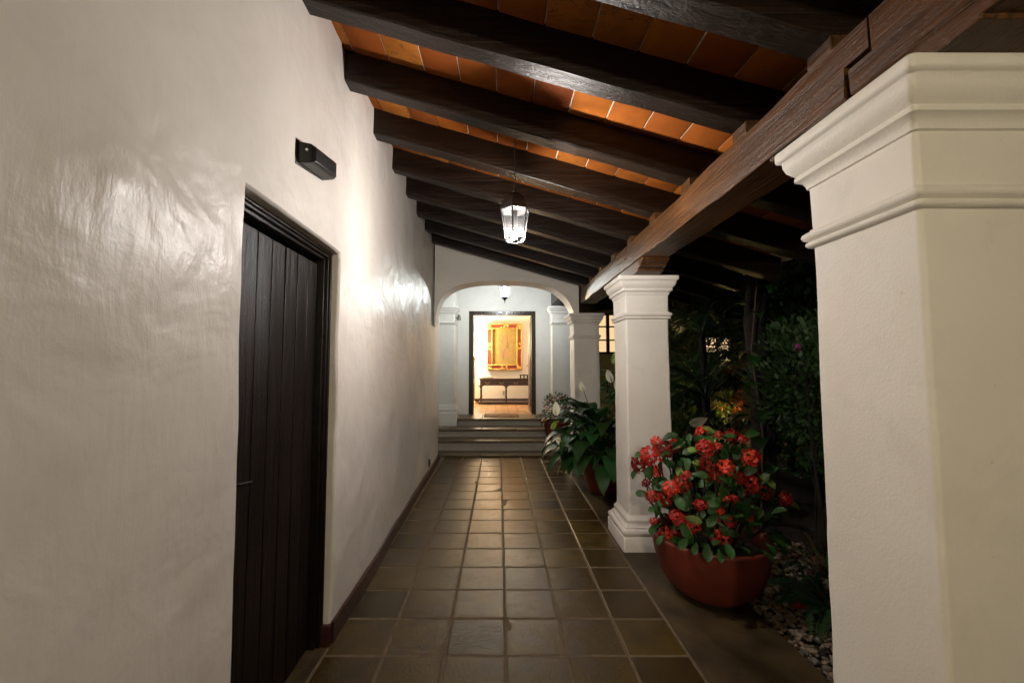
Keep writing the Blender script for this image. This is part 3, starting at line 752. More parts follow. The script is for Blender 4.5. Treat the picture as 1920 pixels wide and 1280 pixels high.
def ornament(cx, cz, w_, h_):
    mb = MB(); rnd = random.Random(int(cx * 100 + cz * 1000))
    for k in range(9):
        px, pz = cx + rnd.uniform(-.36, .36) * w_, cz + rnd.uniform(-.36, .36) * h_
        r1 = rnd.uniform(.16, .26) * min(w_, h_)
        mb.lathe([(r1, 0), (r1 * .85, r1 * .5), (r1 * .4, r1 * .8)], 7, (px, pz, 0))
    mb.v = [(x, 11.585 - z * 0.8, y) for x, y, z in mb.v]; mb.f = [tuple(reversed(f)) for f in mb.f]
    mb.build('gilt_ornament', 'gold_leaf', fp, 30)
for cx in (FX0 + 0.075, FX1 - 0.075):
    for cz in (FZ0 + 0.075, (FZ0 + FZ1) / 2, FZ1 - 0.075): ornament(cx, cz, 0.15, 0.24 if abs(cz - 2.02) < .1 else 0.17)
for cz in (FZ0 + 0.068, FZ1 - 0.068): ornament((FX0 + FX1) / 2, cz, 0.26, 0.14)

bk = empty('book', (-0.30, 11.2, TZ)); tag(bk, 'flat closed book lying on the left of the console table', 'book')
bx('cover', 'leather', bk, -0.47, -0.15, 11.06, 11.28, TZ + 0.0005, TZ + 0.006, 0.002); bx('pages', 'paper', bk, -0.46, -0.155, 11.065, 11.275, TZ + 0.0062, TZ + 0.024, 0); bx('cover', 'leather', bk, -0.47, -0.15, 11.06, 11.28, TZ + 0.0242, TZ + 0.030, 0.002)
tr = empty('footed_tray', (0.75, 11.2, TZ)); tag(tr, 'small wooden footed tray on the right end of the console table', 'tray')
bx('tray_top', 'table_wood', tr, 0.55, 0.95, 11.06, 11.34, TZ + 0.075, TZ + 0.10, 0.004)
for x in (0.565, 0.66, 0.75, 0.84, 0.915):
    for y in (11.075, 11.31): bx('foot', 'table_wood', tr, x, x + 0.022, y, y + 0.02, TZ + 0.0005, TZ + 0.0745, 0.002)

fl_ = empty('branching_lamp', (-0.665, 11.25, Z3)); tag(fl_, 'tall branching lamp glowing beside the console table just inside the doorway', 'lamp')
MB().lathe([(0.13, 0.0), (0.13, 0.015), (0.05, 0.03), (0.02, 0.06), (0.012, 0.1), (0.012, 1.20), (0.02, 1.22), (0.008, 1.25)], 16, (-0.665, 11.25, Z3)).build('stand', 'bronze', fl_, 50)
for (dx, dz, bend) in ((0.10, 0.30, 0.02), (0.26, 0.38, 0.1), (-0.12, 0.50, -0.05), (-0.30, 0.55, -0.12)):
    b0 = Vector((-0.665, 11.25, Z3 + 1.18))
    MB().tube([b0, b0 + Vector((dx * 0.5 + bend, 0, dz * 0.25)), b0 + Vector((dx * 0.95, -0.02, dz * 0.6)), b0 + Vector((dx, -0.02, dz))], [0.009, 0.008, 0.007, 0.006], 6).build('branch', 'bronze', fl_, 60)
for (x, z, r_) in ((-0.785, 0.55 + 1.18, 0.065), (-0.965, 0.6 + 1.18, 0.065)):
    MB().lathe([(r_ * math.sin(R(a)), -r_ * math.cos(R(a))) for a in (4, 30, 60, 90, 120, 150, 176)], 16, (x, 11.23, Z3 + z)).build('globe', 'room_bulb', fl_, 60)
mb = MB(); mb.rings([square_ring(0.045, 8.42, 0.345, z, 0.02, 3, 0.235) for z in (Z3 + 0.002, Z3 + 0.016)]); o = mb.build('doormat', 'coir_mat', None, 30); tag(o, 'brown coir doormat on the landing before the lit doorway', 'doormat')
so = empty('wall_socket', (0.13, 11.64, Z3 + 0.25)); tag(so, 'cream electric socket on the wall under the console table', 'socket')
bx('plate', 'cream_plastic', so, 0.09, 0.165, 11.650, 11.661, Z3 + 0.20, Z3 + 0.32, 0.003)
for z in (0.235, 0.285): bx('outlet', 'black_plastic', so, 0.112, 0.143, 11.6485, 11.652, Z3 + z - 0.012, Z3 + z + 0.012, 0)
wb = empty('wall_bell', (-0.80, 7.95, 2.45)); tag(wb, 'small dark bell sensor fixed beside the left pilaster of the house', 'bell')
MB().tube([(-0.872, 8.1, 2.42), (-0.82, 8.1, 2.42)], 0.012, 8).build('arm', 'green_metal', wb, 60)
MB().lathe([(0.045, -0.05), (0.042, -0.02), (0.030, 0.03), (0.012, 0.06), (0.006, 0.065)], 14, (-0.795, 8.1, 2.42)).build('bell', 'green_metal', wb, 50)

# ---------------------------------------------------------------- hanging lanterns
def lantern(x, y, ztop, zceil, bulb, label, glass='lamp_glass', finial=True, drop=0.115, k_=1.0, rb=0.031, ry=1.25):
    t = empty('hanging_lantern', (x, y, ztop - 0.25)); tag(t, label, 'lantern', 'hexagonal hanging lanterns')
    rot = R(18); H = 0.178; r0, r1 = 0.088 * k_, 0.060 * k_
    MB().lathe([(0.045, -0.004), (0.045, -0.016), (0.03, -0.026), (0.006, -0.03)], 16, (x, y, zceil)).build('ceiling_rose', 'black_metal', t, 40)
    MB().tube([(x, y, ztop + 0.16), (x + 0.001, y, (ztop + zceil) / 2), (x, y, zceil - 0.02)], 0.0032, 6).build('cord', 'black_metal', t, 60)
    cap = MB().lathe([(0.091 * k_, -0.004), (0.095 * k_, 0.004), (0.093 * k_, 0.012), (0.086 * k_, 0.018), (0.083 * k_, 0.028), (0.076 * k_, 0.048), (0.062 * k_, 0.074), (0.042, 0.094), (0.022, 0.104), (0.013, 0.110), (0.016, 0.118), (0.009, 0.128), (0.006, 0.165)], 6, (x, y, ztop), 1, rot).build('cap', 'black_metal', t, 25)
    MB().lathe([(0.014, 0.0), (0.016, -drop + 0.05), (0.014, -drop + 0.042)], 10, (x, y, ztop - 0.002)).build('socket', 'black_metal', t, 40)
    for k in range(6):
        a0, a1 = rot + k * math.pi / 3, rot + (k + 1) * math.pi / 3
        def pt(a, r_, z): return Vector((x + r_ * math.cos(a), y + r_ * math.sin(a), ztop + z))
        MB().tube([pt(a0, r0, -0.004), pt(a0, r1, -H)], 0.0042, 4).build('bar', 'black_metal', t, 20)
        A, B, C, D_ = pt(a0, r0 - .006, -0.004), pt(a1, r0 - .006, -0.004), pt(a1, r1 - .005, -H), pt(a0, r1 - .005, -H)
        am = (a0 + a1) / 2; inn = Vector((-math.cos(am), -math.sin(am), 0)) * 0.002
        MB().rings([[A, B, C, D_], [A + inn, B + inn, C + inn, D_ + inn]]).build('glass_pane', glass, t, None)
        MB().tube([pt(a0, r1, -H), pt(a1, r1, -H)], 0.005, 4).build('bottom_rail', 'black_metal', t, 20)
    if finial == 'plate': MB().lathe([(0.020, -0.004), (0.022, -0.008), (0.014, -0.013), (0.004, -0.017)], 6, (x, y, ztop - H), 1, rot).build('base_plate', 'black_metal', t, 25)
    elif finial: MB().lathe([(0.060 * k_, -0.003), (0.054 * k_, -0.016), (0.036, -0.034), (0.020, -0.044), (0.012, -0.052), (0.015, -0.062), (0.006, -0.076), (0.004, -0.105), (0.001, -0.112)], 6, (x, y, ztop - H), 1, rot).build('finial', 'black_metal', t, 25)
    MB().lathe([(rb * math.sin(R(a)), -rb * ry * math.cos(R(a))) for a in (5, 30, 60, 90, 120, 150, 175)], 12, (x, y, ztop - drop)).build('bulb', bulb, t, 60)
lantern(0.094, 2.42, 2.382, zb(0.094, 2.42) + JH - 0.001, 'bulb_a', 'lit hexagonal lantern hanging from the orange tile ceiling over the passage', 'lamp_glass', 'plate', 0.149, 1.0, 0.024, 1.0)
lantern(0.098, 7.30, 2.868, 3.42, 'bulb_b', 'small lit lantern hanging beyond the arch above the open doorway', 'bloom_glass', True, 0.10, 1.08)
lantern(0.093, -2.1, 2.36, zb(0.093, -2.1) + JH - 0.001, 'bulb_c', 'lantern hanging over the passage behind the viewpoint', 'lamp_glass', True, 0.10, 1.5, 0.085, 1.0)

# ---------------------------------------------------------------- plants: helpers
def arc(e0, e1, length, n, start=(0, 0)):
    x, z = start; pts = [(x, z)]
    for k in range(n):
        e = R(e0 + (e1 - e0) * (k + 0.5) / n); x += math.cos(e) * length / n; z += math.sin(e) * length / n; pts.append((x, z))
    return pts

def blade(mb, path, width, fold=0.25, prof=None, rot=0.0, org=(0, 0, 0), wave=0.0, seed=0.0, tip=0.0):
    """a leaf blade along a path in the (x, z) plane, two strips folded along the midrib, turned by rot about z"""
    n = len(path) - 1; c, s = math.cos(rot), math.sin(rot); k0 = len(mb.v)
    for i, (x, z) in enumerate(path):
        t = i / n
        w = width * (prof(t) if prof else math.sin(math.pi * min(1, max(0, t)) ** 0.85)) * 0.5
        if i == n: w = 0.0005
        x2, z2 = path[min(i + 1, n)]; x1, z1 = path[max(i - 1, 0)]
        l_ = math.hypot(x2 - x1, z2 - z1) or 1; nx, nz = -(z2 - z1) / l_, (x2 - x1) / l_
        for q in (-1, 0, 1):
            up = abs(q) * w * fold + wave * w * math.sin(9 * t + q * 2 + seed) * abs(q)
            px, py, pz = x + nx * up, q * w, z + nz * up
            mb.v.append((org[0] + px * c - py * s, org[1] + px * s + py * c, org[2] + pz))
    for i in range(n):
        for q in (0, 1):
            a = k0 + i * 3 + q; mb.f.append((a, a + 1, a + 4, a + 3))
    return mb

def orient(o, pos, xdir, up=(0, 0, 1), scale=1.0):
    x = Vector(xdir).normalized(); z = Vector(up); y = z.cross(x)
    if y.length < 1e-4: y = Vector((0, 1, 0))
    y.normalize(); z = x.cross(y)
    o.matrix_basis = Matrix.Translation(pos) @ Matrix((x, y, z)).transposed().to_4x4() @ Matrix.Scale(scale, 4)

def pot_mesh(cx, cy_, prof, parent, mat='terracotta'):
    o = MB().lathe(prof, 72, (cx, cy_, 0), 1, 0, True, False).build('pot', mat, parent, 60, 0, 0.003); return o

# ---------------------------------------------------------------- red flowering spurge in the big pot
bx('threshold', 'concrete', floor, -1.29, -0.8925, D0 + 0.012, D1 - 0.012, -0.2, -0.0002, 0.003)
PX, PY = 1.378, 2.79
sp1 = empty('potted_plant', (PX, PY, 0)); tag(sp1, 'red flowering crown of thorns in a large terracotta pot before the pillar', 'potted plant', 'terracotta potted plants')
pot_mesh(PX, PY, [(0.17, 0.0), (0.20, 0.004), (0.228, 0.018), (0.256, 0.045), (0.282, 0.08), (0.304, 0.12), (0.322, 0.17), (0.338, 0.22), (0.350, 0.28), (0.358, 0.325), (0.362, 0.345), (0.362, 0.356), (0.356, 0.364), (0.345, 0.366), (0.336, 0.358), (0.328, 0.33), (0.322, 0.28)], sp1)
MB().lathe([(0.322, 0.285), (0.25, 0.295), (0.12, 0.305), (0.01, 0.308)], 28, (PX, PY, 0)).build('soil', 'soil', sp1, 60)
def cluster_mesh(seed, mat):
    rnd = random.Random(seed); mb = MB(); N = 22
    for k in range(N):
        f = (k + 0.5) / N; ph = math.acos(1 - 1.25 * f); th = k * 2.39996 + rnd.uniform(-.3, .3)
        d = Vector((math.sin(ph) * math.cos(th), math.sin(ph) * math.sin(th), math.cos(ph)))
        base = d * rnd.uniform(0.62, 0.95); a = d.cross(Vector((rnd.uniform(-1, 1), rnd.uniform(-1, 1), rnd.uniform(-1, 1)))).normalized(); b_ = d.cross(a)
        for s_ in (-1, 1):
            k0 = len(mb.v); mb.v.append(tuple(base)); r_ = rnd.uniform(.20, .29); c0 = base + a * s_ * r_ * 0.75 + d * 0.07
            for j in range(8):
                an = 2 * math.pi * j / 8
                mb.v.append(tuple(c0 + a * math.cos(an) * r_ * 0.85 + b_ * math.sin(an) * r_ + d * (0.10 * math.cos(an * 2) + rnd.uniform(-.05, .05))))
            mb.v.append(tuple(c0 - d * 0.04))
            for j in range(8): mb.f.append((k0 + 9, k0 + 1 + j, k0 + 1 + (j + 1) % 8))
    return mb.mesh('flower_cluster', mat, 180)
cl_new = [cluster_mesh(s, 'petal_red') for s in range(4)]; cl_dark = [cluster_mesh(s + 20, 'petal_dark') for s in range(3)]
def spurge_leaf(seed):
    rnd = random.Random(seed); mb = MB()
    return blade(mb, arc(25, rnd.uniform(-45, -5), 1.0, 7), 0.42, rnd.uniform(.1, .4), lambda t: 0.16 + 0.84 * math.sin(math.pi * min(1, t ** 1.7 * 0.93 + 0.02)), 0, (0, 0, 0), 0.12, seed)
sleaf = [spurge_leaf(s).mesh('leaf', 'spurge_leaf', 180) for s in range(5)]; syoung = [spurge_leaf(s + 9).mesh('leaf', 'young_leaf', 180) for s in range(2)]
CL = [(0.956, 2.693, 0.893, 0.062, 0), (0.934, 2.813, 0.821, 0.059, 1), (1.063, 2.704, 0.931, 0.052, 1), (1.008, 2.704, 0.981, 0.031, 0), (0.954, 2.757, 0.696, 0.026, 1), (0.949, 2.632, 0.648, 0.04, 0), (1.031, 2.551, 0.72, 0.044, 0), (1.13, 2.612, 0.736, 0.05, 1), (1.048, 2.661, 0.625, 0.041, 1), (1.122, 2.515, 0.813, 0.019, 0), (1.248, 2.531, 0.973, 0.048, 0), (1.315, 2.53, 0.978, 0.024, 0), (1.304, 2.591, 0.856, 0.059, 1), (1.337, 2.583, 0.801, 0.049, 1), (1.357, 2.501, 0.863, 0.043, 0), (1.345, 2.564, 1.044, 0.02, 0), (1.488, 2.664, 1.028, 0.041, 1), (1.505, 2.575, 1.013, 0.025, 0), (1.539, 2.549, 0.913, 0.054, 0), (1.438, 2.506, 0.797, 0.038, 0), (1.529, 2.526, 0.759, 0.053, 0), (1.541, 2.535, 0.832, 0.019, 0), (1.688, 2.653, 0.666, 0.041, 1), (1.829, 2.674, 0.621, 0.041, 0), (1.339, 2.496, 0.69, 0.029, 0), (1.394, 2.503, 0.674, 0.019, 0), (1.194, 2.509, 0.635, 0.034, 0), (1.311, 2.51, 0.598, 0.019, 0), (1.073, 2.572, 0.539, 0.041, 0), (1.16, 2.566, 0.481, 0.044, 0), (1.056, 2.721, 0.363, 0.05, 0), (1.131, 2.718, 0.384, 0.042, 1), (1.288, 2.523, 0.547, 0.024, 0), (1.382, 2.532, 0.53, 0.034, 0), (1.42, 2.642, 0.438, 0.04, 1), (1.382, 2.584, 0.404, 0.035, 0), (1.329, 2.562, 0.445, 0.024, 0), (1.31, 2.57, 0.40, 0.03, 0), (0.978, 2.71, 0.466, 0.023, 0), (1.511, 2.55, 0.547, 0.015, 0),
      (1.45, 2.98, 1.00, 0.05, 0), (1.62, 2.95, 0.86, 0.05, 1), (1.25, 3.02, 0.90, 0.05, 0), (1.10, 2.98, 0.72, 0.045, 0), (1.70, 2.88, 0.62, 0.045, 0)]
rn = random.Random(3)
ctr = Vector((PX, PY, 0.55))
for k, (x, y, z, r_, old) in enumerate(CL):  # old marks the clusters given the darker red
    p = Vector((x, y, z)); r_ = max(r_, 0.022); out = (p - ctr).normalized()
    face = (out + Vector((-x * 0.25, -1.0, 0.35)) * 0.7).normalized() if k < 40 else out
    o = link('flower_cluster', rn.choice(cl_dark if old else cl_new), sp1)
    a = face.cross(Vector((0, 0, 1))).normalized()
    orient(o, p - face * r_ * 0.55, a, face, r_ * 1.14)
    root = Vector((PX + (x - PX) * 0.35 + rn.uniform(-.04, .04), PY + (y - PY) * 0.35 + rn.uniform(-.04, .04), 0.295)); mid = root.lerp(p, 0.55) + Vector((rn.uniform(-.04, .04), rn.uniform(-.02, .05), -0.03))
    tip = p - face * r_ * 0.9
    MB().tube([root, mid, tip], [0.008, 0.006, 0.003], 5).build('stem', 'bark', sp1, 60)
    nl = 3 if r_ > 0.035 else 2
    for q in range(nl):
        an = rn.uniform(0, 2 * math.pi); b_ = face.cross(a)
        d = (a * math.cos(an) + b_ * math.sin(an) + face * rn.uniform(-.25, .35)).normalized()
        lf = link('leaf', rn.choice(syoung) if rn.random() < 0.1 else rn.choice(sleaf), sp1)
        orient(lf, tip - face * rn.uniform(.0, .03) + d * 0.01, d, face + Vector((0, 0, 0.4)), rn.uniform(.09, .14))
for k in range(105):          # leaves through the body of the plant
    th = rn.uniform(0, 2 * math.pi); rr = rn.uniform(.12, .42); z = rn.uniform(.34, .92)
    rr *= 1.0 - 0.35 * abs(z - 0.62) / 0.32
    p = Vector((PX + rr * math.cos(th), PY + rr * math.sin(th), z)); out = (p - Vector((PX, PY, 0.42))).normalized()
    d = (out + Vector((rn.uniform(-.6, .6), rn.uniform(-.6, .6), rn.uniform(-.2, .6)))).normalized()
    lf = link('leaf', rn.choice(sleaf), sp1); orient(lf, p, d, (rn.uniform(-.4, .4), rn.uniform(-.8, 0), 1), rn.uniform(.09, .135))

for k in range(16):           # leaves hanging over the rim of the pot
    th = R(rn.uniform(185, 345)); p = Vector((PX + .335 * math.cos(th), PY + .335 * math.sin(th), rn.uniform(.385, .45)))
    lf = link('leaf', rn.choice(sleaf), sp1); orient(lf, p, (math.cos(th), math.sin(th), rn.uniform(-.9, -.1)), (0, -.3, 1), rn.uniform(.09, .13))

# ---------------------------------------------------------------- peace lily
def lily_leaf(mb, azim, e0, e1, pet, L, W, org, seed):
    n1 = 5
    p1 = arc(e0, e0 - 12, pet, n1); p2 = arc(e0 - 14, e1, L, 9, p1[-1])
    c, s = math.cos(azim), math.sin(azim)
    mb.tube([(org[0] + x * c, org[1] + x * s, org[2] + z) for x, z in p1], [0.0055] * n1 + [0.0035], 5)
    blade(mb, p2, W, 0.22, lambda t: math.sin(math.pi * min(1.0, (t * 0.97 + 0.03)) ** 0.8) ** 0.9, azim, org, 0.10, seed)
def spathe_flower(base, tip, parent, size, face, young=False):
    base, tip = Vector(base), Vector(tip); mid = base.lerp(tip, 0.5) + Vector((0, 0, 0.10)) - (tip - base).cross(Vector((0, 0, 1))) * 0.05
    f = MB().tube([base, base.lerp(mid, 0.5) + Vector((0, 0, 0.06)), mid, tip], [0.005, 0.0045, 0.004, 0.0035], 5).build('flower_stalk', 'lily_leaf', parent, 60)
    mb = MB(); blade(mb, arc(0, 25, 1.0, 8), 0.52, -0.35, lambda t: math.sin(math.pi * (t * .96 + .04) ** 0.75) ** 0.8, 0, (0, 0, 0), 0.05, size * 50)
    sp_ = mb.build('spathe', 'young_leaf' if young else 'spathe', f, 180)
    sd = MB().tube([(0.02, 0, 0.05), (0.2, 0, 0.10), (0.40, 0, 0.17)], [0.04, 0.05, 0.03], 7).build('spadix', 'spadix', f, 60)
    d = Vector(face)
    for q in (sp_, sd):
        orient(q, tip, d, Vector((-0.25, -0.9, 0.5)), size); q.matrix_parent_inverse = Matrix.Identity(4)
def lily(name, cx, cy_, z0, n, spread, label, seed, group=None, cat='potted plant', zmax=1.0):
    rnd = random.Random(seed); t = empty(name, (cx, cy_, 0)); tag(t, label, cat, group)
    for k in range(n):
        az = k * 2.39996 + rnd.uniform(-.4, .4); f = k / n
        e0 = 84 - 70 * f + rnd.uniform(-6, 6); e1 = -25 - 60 * f + rnd.uniform(-15, 10)
        L = rnd.uniform(.30, .42) * spread; mb = MB(); az = az if k % 3 else math.pi + rnd.uniform(-1.1, 0.9)
        lily_leaf(mb, az, e0, e1, (rnd.uniform(.40, .62) - 0.14 * f) * spread * zmax, L, L * rnd.uniform(.42, .52), (cx + rnd.uniform(-.06, .06), cy_ + rnd.uniform(-.06, .06), z0), k * 1.3)
        mb.build('leaf', 'lily_leaf', t, 180)
    return t
LX, LY = 1.22, 4.92
pl = lily('potted_plant', LX, LY, 0.36, 96, 1.0, 'peace lily with white spathes in a terracotta pot between two pillars', 11, 'terracotta potted plants')
pot_mesh(LX, LY, [(0.15, 0.0), (0.17, 0.006), (0.20, 0.08), (0.235, 0.20), (0.262, 0.31), (0.275, 0.345), (0.28, 0.37), (0.27, 0.38), (0.255, 0.375), (0.24, 0.34)], pl)
MB().lathe([(0.243, 0.345), (0.12, 0.352), (0.01, 0.355)], 24, (LX, LY, 0)).build('soil', 'soil', pl, 60)
for tip, size, face, yg in (((0.645, 4.75, 0.90), 0.17, (0.03, 0.0, 1), 0), ((0.62, 4.55, 0.675), 0.16, (0.85, -0.1, -0.5), 0), ((0.985, 4.85, 1.17), 0.13, (-0.35, 0, 1), 0), ((1.33, 4.9, 1.27), 0.17, (-0.4, 0, 1), 0), ((1.36, 4.95, 1.49), 0.15, (0.25, 0, 1), 1), ((0.57, 4.6, 0.77), 0.12, (0.6, -0.2, 0.9), 1), ((1.38, 4.8, 1.17), 0.18, (-0.15, -.1, 1), 0)):
    spathe_flower((LX + (tip[0] - LX) * .1, LY, 0.38), tip, pl, size, face, yg)

# ---------------------------------------------------------------- small pink-flowered pot on the steps
BX, BY, BZ = 1.02, 7.31, 0.2035
bp = empty('potted_plant', (BX, BY, BZ)); tag(bp, 'small-leaved bush with pink flowers in a pot on the entrance steps', 'potted plant', 'terracotta potted plants')
pp = MB().lathe([(0.14, 0.0), (0.16, 0.005), (0.20, 0.08), (0.245, 0.2), (0.27, 0.285), (0.28, 0.30), (0.275, 0.315), (0.26, 0.31), (0.25, 0.27)], 32, (BX, BY, BZ), 1, 0, True, False).build('pot', 'terracotta', bp, 40)
MB().lathe([(0.252, 0.275), (0.1, 0.285), (0.01, 0.287)], 20, (BX, BY, BZ)).build('soil', 'soil', bp, 60)
def leaf_cloud(rnd, c, rad, n, size, wfrac=0.5, shell=0.5, up=0.2):
    mb = MB(); c = Vector(c)
    clumps = [Vector((rnd.uniform(-1, 1), rnd.uniform(-1, 1), rnd.uniform(-1, 1))) for _ in range(14)]
    for k in range(n):
        d = Vector((rnd.gauss(0, 1), rnd.gauss(0, 1), rnd.gauss(0, 1))).normalized(); q = d * (shell + (1 - shell) * rnd.random() ** 0.5)
        cl = min(clumps, key=lambda e: (e - q).length); q = q.lerp(cl, rnd.uniform(0, .45))
        p = c + Vector((q.x * rad[0], q.y * rad[1], q.z * rad[2]))
        x = (d + Vector((rnd.uniform(-.8, .8), rnd.uniform(-.8, .8), rnd.uniform(-.6, .6) + up))).normalized(); y = x.cross(Vector((rnd.uniform(-1, 1), rnd.uniform(-1, 1), 1))).normalized(); z = x.cross(y)
        s_ = size * rnd.uniform(.6, 1.25); w_ = s_ * wfrac * 0.5; k0 = len(mb.v)
        mb.v += [tuple(p), tuple(p + x * s_ * .45 + y * w_ + z * w_ * .3), tuple(p + x * s_ * .5), tuple(p + x * s_ * .45 - y * w_ + z * w_ * .3), tuple(p + x * s_ - z * s_ * .12)]
        mb.f += [(k0, k0 + 1, k0 + 2), (k0, k0 + 2, k0 + 3), (k0 + 1, k0 + 4, k0 + 2), (k0 + 2, k0 + 4, k0 + 3)]
    return mb
rb = random.Random(5)
fo = leaf_cloud(rb, (BX + 0.05, BY, BZ + 0.52), (0.30, 0.27, 0.28), 900, 0.045, 0.6, 0.25).build('foliage', 'garden_leaf', bp, 180); fo['kind'] = 'stuff'
fo = leaf_cloud(rb, (BX - 0.12, BY - 0.05, BZ + 0.36), (0.26, 0.2, 0.12), 260, 0.04, 0.6, 0.4).build('foliage', 'garden_leaf', bp, 180); fo['kind'] = 'stuff'
bm_ = [cluster_mesh(s + 50, 'petal_pink') for s in range(2)]
for k in range(34):
    d = Vector((rb.uniform(-1, .6), rb.uniform(-1, -.2), rb.uniform(-.7, 1))).normalized()
    o = link('blossom', rb.choice(bm_), bp); orient(o, Vector((BX, BY, BZ + 0.48)) + Vector((d.x * .32, d.y * .28, d.z * .28)), d.cross(Vector((0, 0, 1))).normalized(), d, rb.uniform(.013, .022))
for k in range(9):
    a = rb.uniform(0, 6.28); MB().tube([(BX, BY, BZ + 0.28), (BX + .1 * math.cos(a), BY + .1 * math.sin(a), BZ + .42), (BX + .24 * math.cos(a), BY + .22 * math.sin(a), BZ + rb.uniform(.5, .7))], [.006, .005, .003], 5).build('stem', 'bark', bp, 60)

# ---------------------------------------------------------------- gravel bed
rg_ = random.Random(21)
def pebble_field():
    m, n, l, b = new_mat('pebble'); at = n.new('ShaderNodeAttribute'); at.attribute_name = 'tone'
    c = ramp(n, l, at.outputs['Fac'], [(0, (0.12, 0.105, 0.085)), (0.35, (0.22, 0.185, 0.135)), (0.6, (0.28, 0.18, 0.085)), (0.8, (0.30, 0.26, 0.21)), (1, (0.15, 0.10, 0.06))])
    l.new(c, b.inputs['Base Color']); b.inputs['Roughness'].default_value = 0.55; bump(n, l, b, noise_tex(n, l, coords(n, l), 60, 4), 0.4, 0.004); M['pebble'] = m
    import bmesh
    bm = bmesh.new(); bmesh.ops.create_icosphere(bm, subdivisions=1, radius=1.0)
    bv = [v.co.copy() for v in bm.verts]; bf = [tuple(v.index for v in f.verts) for f in bm.faces]; bm.free()
    mb = MB(); tones = []
    for k in range(4200):
        x = 1.545 + rg_.random() ** 1.1 * 1.0; y = rg_.uniform(0.9, 3.6)
        s_ = rg_.uniform(.009, .021); sc = Vector((rg_.uniform(.8, 1.5), rg_.uniform(.8, 1.3), rg_.uniform(.5, .85))) * s_
        z = -0.045 + rg_.uniform(-.012, .022); rot = Matrix.Rotation(rg_.uniform(0, 6.28), 3, 'Z') @ Matrix.Rotation(rg_.uniform(-.5, .5), 3, 'X')
        sd = Vector((rg_.uniform(0, 99), 0, 0)); k0 = len(mb.v); tone = rg_.random()
        for v in bv:
            q = v * (1 + 0.28 * noise.noise(v * 1.3 + sd)); q = rot @ Vector((q.x * sc.x, q.y * sc.y, q.z * sc.z))
            mb.v.append((x + q.x, y + q.y, z + q.z)); tones.append(tone)
        mb.f += [tuple(k0 + i for i in f) for f in bf]
    me = mb.mesh('gravel', 'pebble', 35); a = me.attributes.new('tone', 'FLOAT', 'POINT'); a.data.foreach_set('value', tones)
    o = link('gravel', me); o['kind'] = 'stuff'; o['label'] = 'loose pebbles in the bed beside the passage floor'
pebble_field()
fc = link('fallen_flower', cl_dark[1]); orient(fc, (1.86, 2.66, -0.02), (1, 0.2, 0), (0, -0.3, 1), 0.05); tag(fc, 'fallen red flower head lying on the pebbles beside the large pot', 'flower')

# ---------------------------------------------------------------- garden
def frond(mb, azim, e0, e1, L, nleaf, ll, org, seed, droop=0.5):
    rnd = random.Random(seed); path = arc(e0, e1, L, 14); c, s = math.cos(azim), math.sin(azim)
    W = lambda x, y, z: (org[0] + x * c - y * s, org[1] + x * s + y * c, org[2] + z)
    mb.tube([W(x, 0, z) for x, z in path], [0.012 - 0.009 * i / 14 for i in range(15)], 5)
    for k in range(nleaf):
        t = 0.22 + 0.78 * k / (nleaf - 1); f = t * 14; i = min(int(f), 13); x = path[i][0] + (path[i + 1][0] - path[i][0]) * (f - i); z = path[i][1] + (path[i + 1][1] - path[i][1]) * (f - i)
        l_ = ll * (0.35 + 0.65 * math.sin(math.pi * (0.15 + 0.8 * t))) * rnd.uniform(.85, 1.1); w_ = 0.011 + 0.004 * rnd.random()
        for sd in (-1, 1):
            dx, dy = 0.62, sd * 0.78; k0 = len(mb.v); up = 0.15
            mb.v += [W(x, 0, z), W(x + dx * l_ * .5 - dy * w_, dy * l_ * .5 + dx * w_, z + up * l_ * .3), W(x + dx * l_ * .5 + dy * w_, dy * l_ * .5 - dx * w_, z + up * l_ * .3), W(x + dx * l_, dy * l_, z - droop * l_ * .5)]
            mb.f += [(k0, k0 + 1, k0 + 2), (k0 + 1, k0 + 3, k0 + 2)]
def palm(cx, cy_, zc, n, L, label, seed, e_hi=85, e_lo=25, ll=0.34, trunk=0.05):
    rnd = random.Random(seed); t = empty('palm', (cx, cy_, -0.07)); tag(t, label, 'palm', 'garden palms')
    mb = MB().tube([(cx, cy_, -0.08), (cx + .03, cy_, zc * .5), (cx, cy_, zc + 0.05)], [trunk * 1.3, trunk, trunk * .9], 9); mb.build('trunk', 'bark', t, 60)
    for k in range(n):
        mb = MB(); f = k / n
        frond(mb, k * 2.4 + rnd.uniform(-.3, .3), e_hi - (e_hi - e_lo) * f, -10 - 45 * f + rnd.uniform(-12, 12), L * rnd.uniform(.8, 1.1), 30, ll, (cx, cy_, zc), seed * 31 + k)
        mb.build('frond', 'palm_leaf', t, 180)
palm(2.62, 5.3, 1.05, 13, 1.25, 'feathery palm rising just right of the second pillar', 41)
palm(2.35, 6.6, 0.7, 11, 1.3, 'low palm with arching fronds deeper in the garden behind the second pillar', 42)
palm(4.3, 6.2, 1.5, 12, 1.4, 'tall palm standing right of the garden tree trunk', 43)

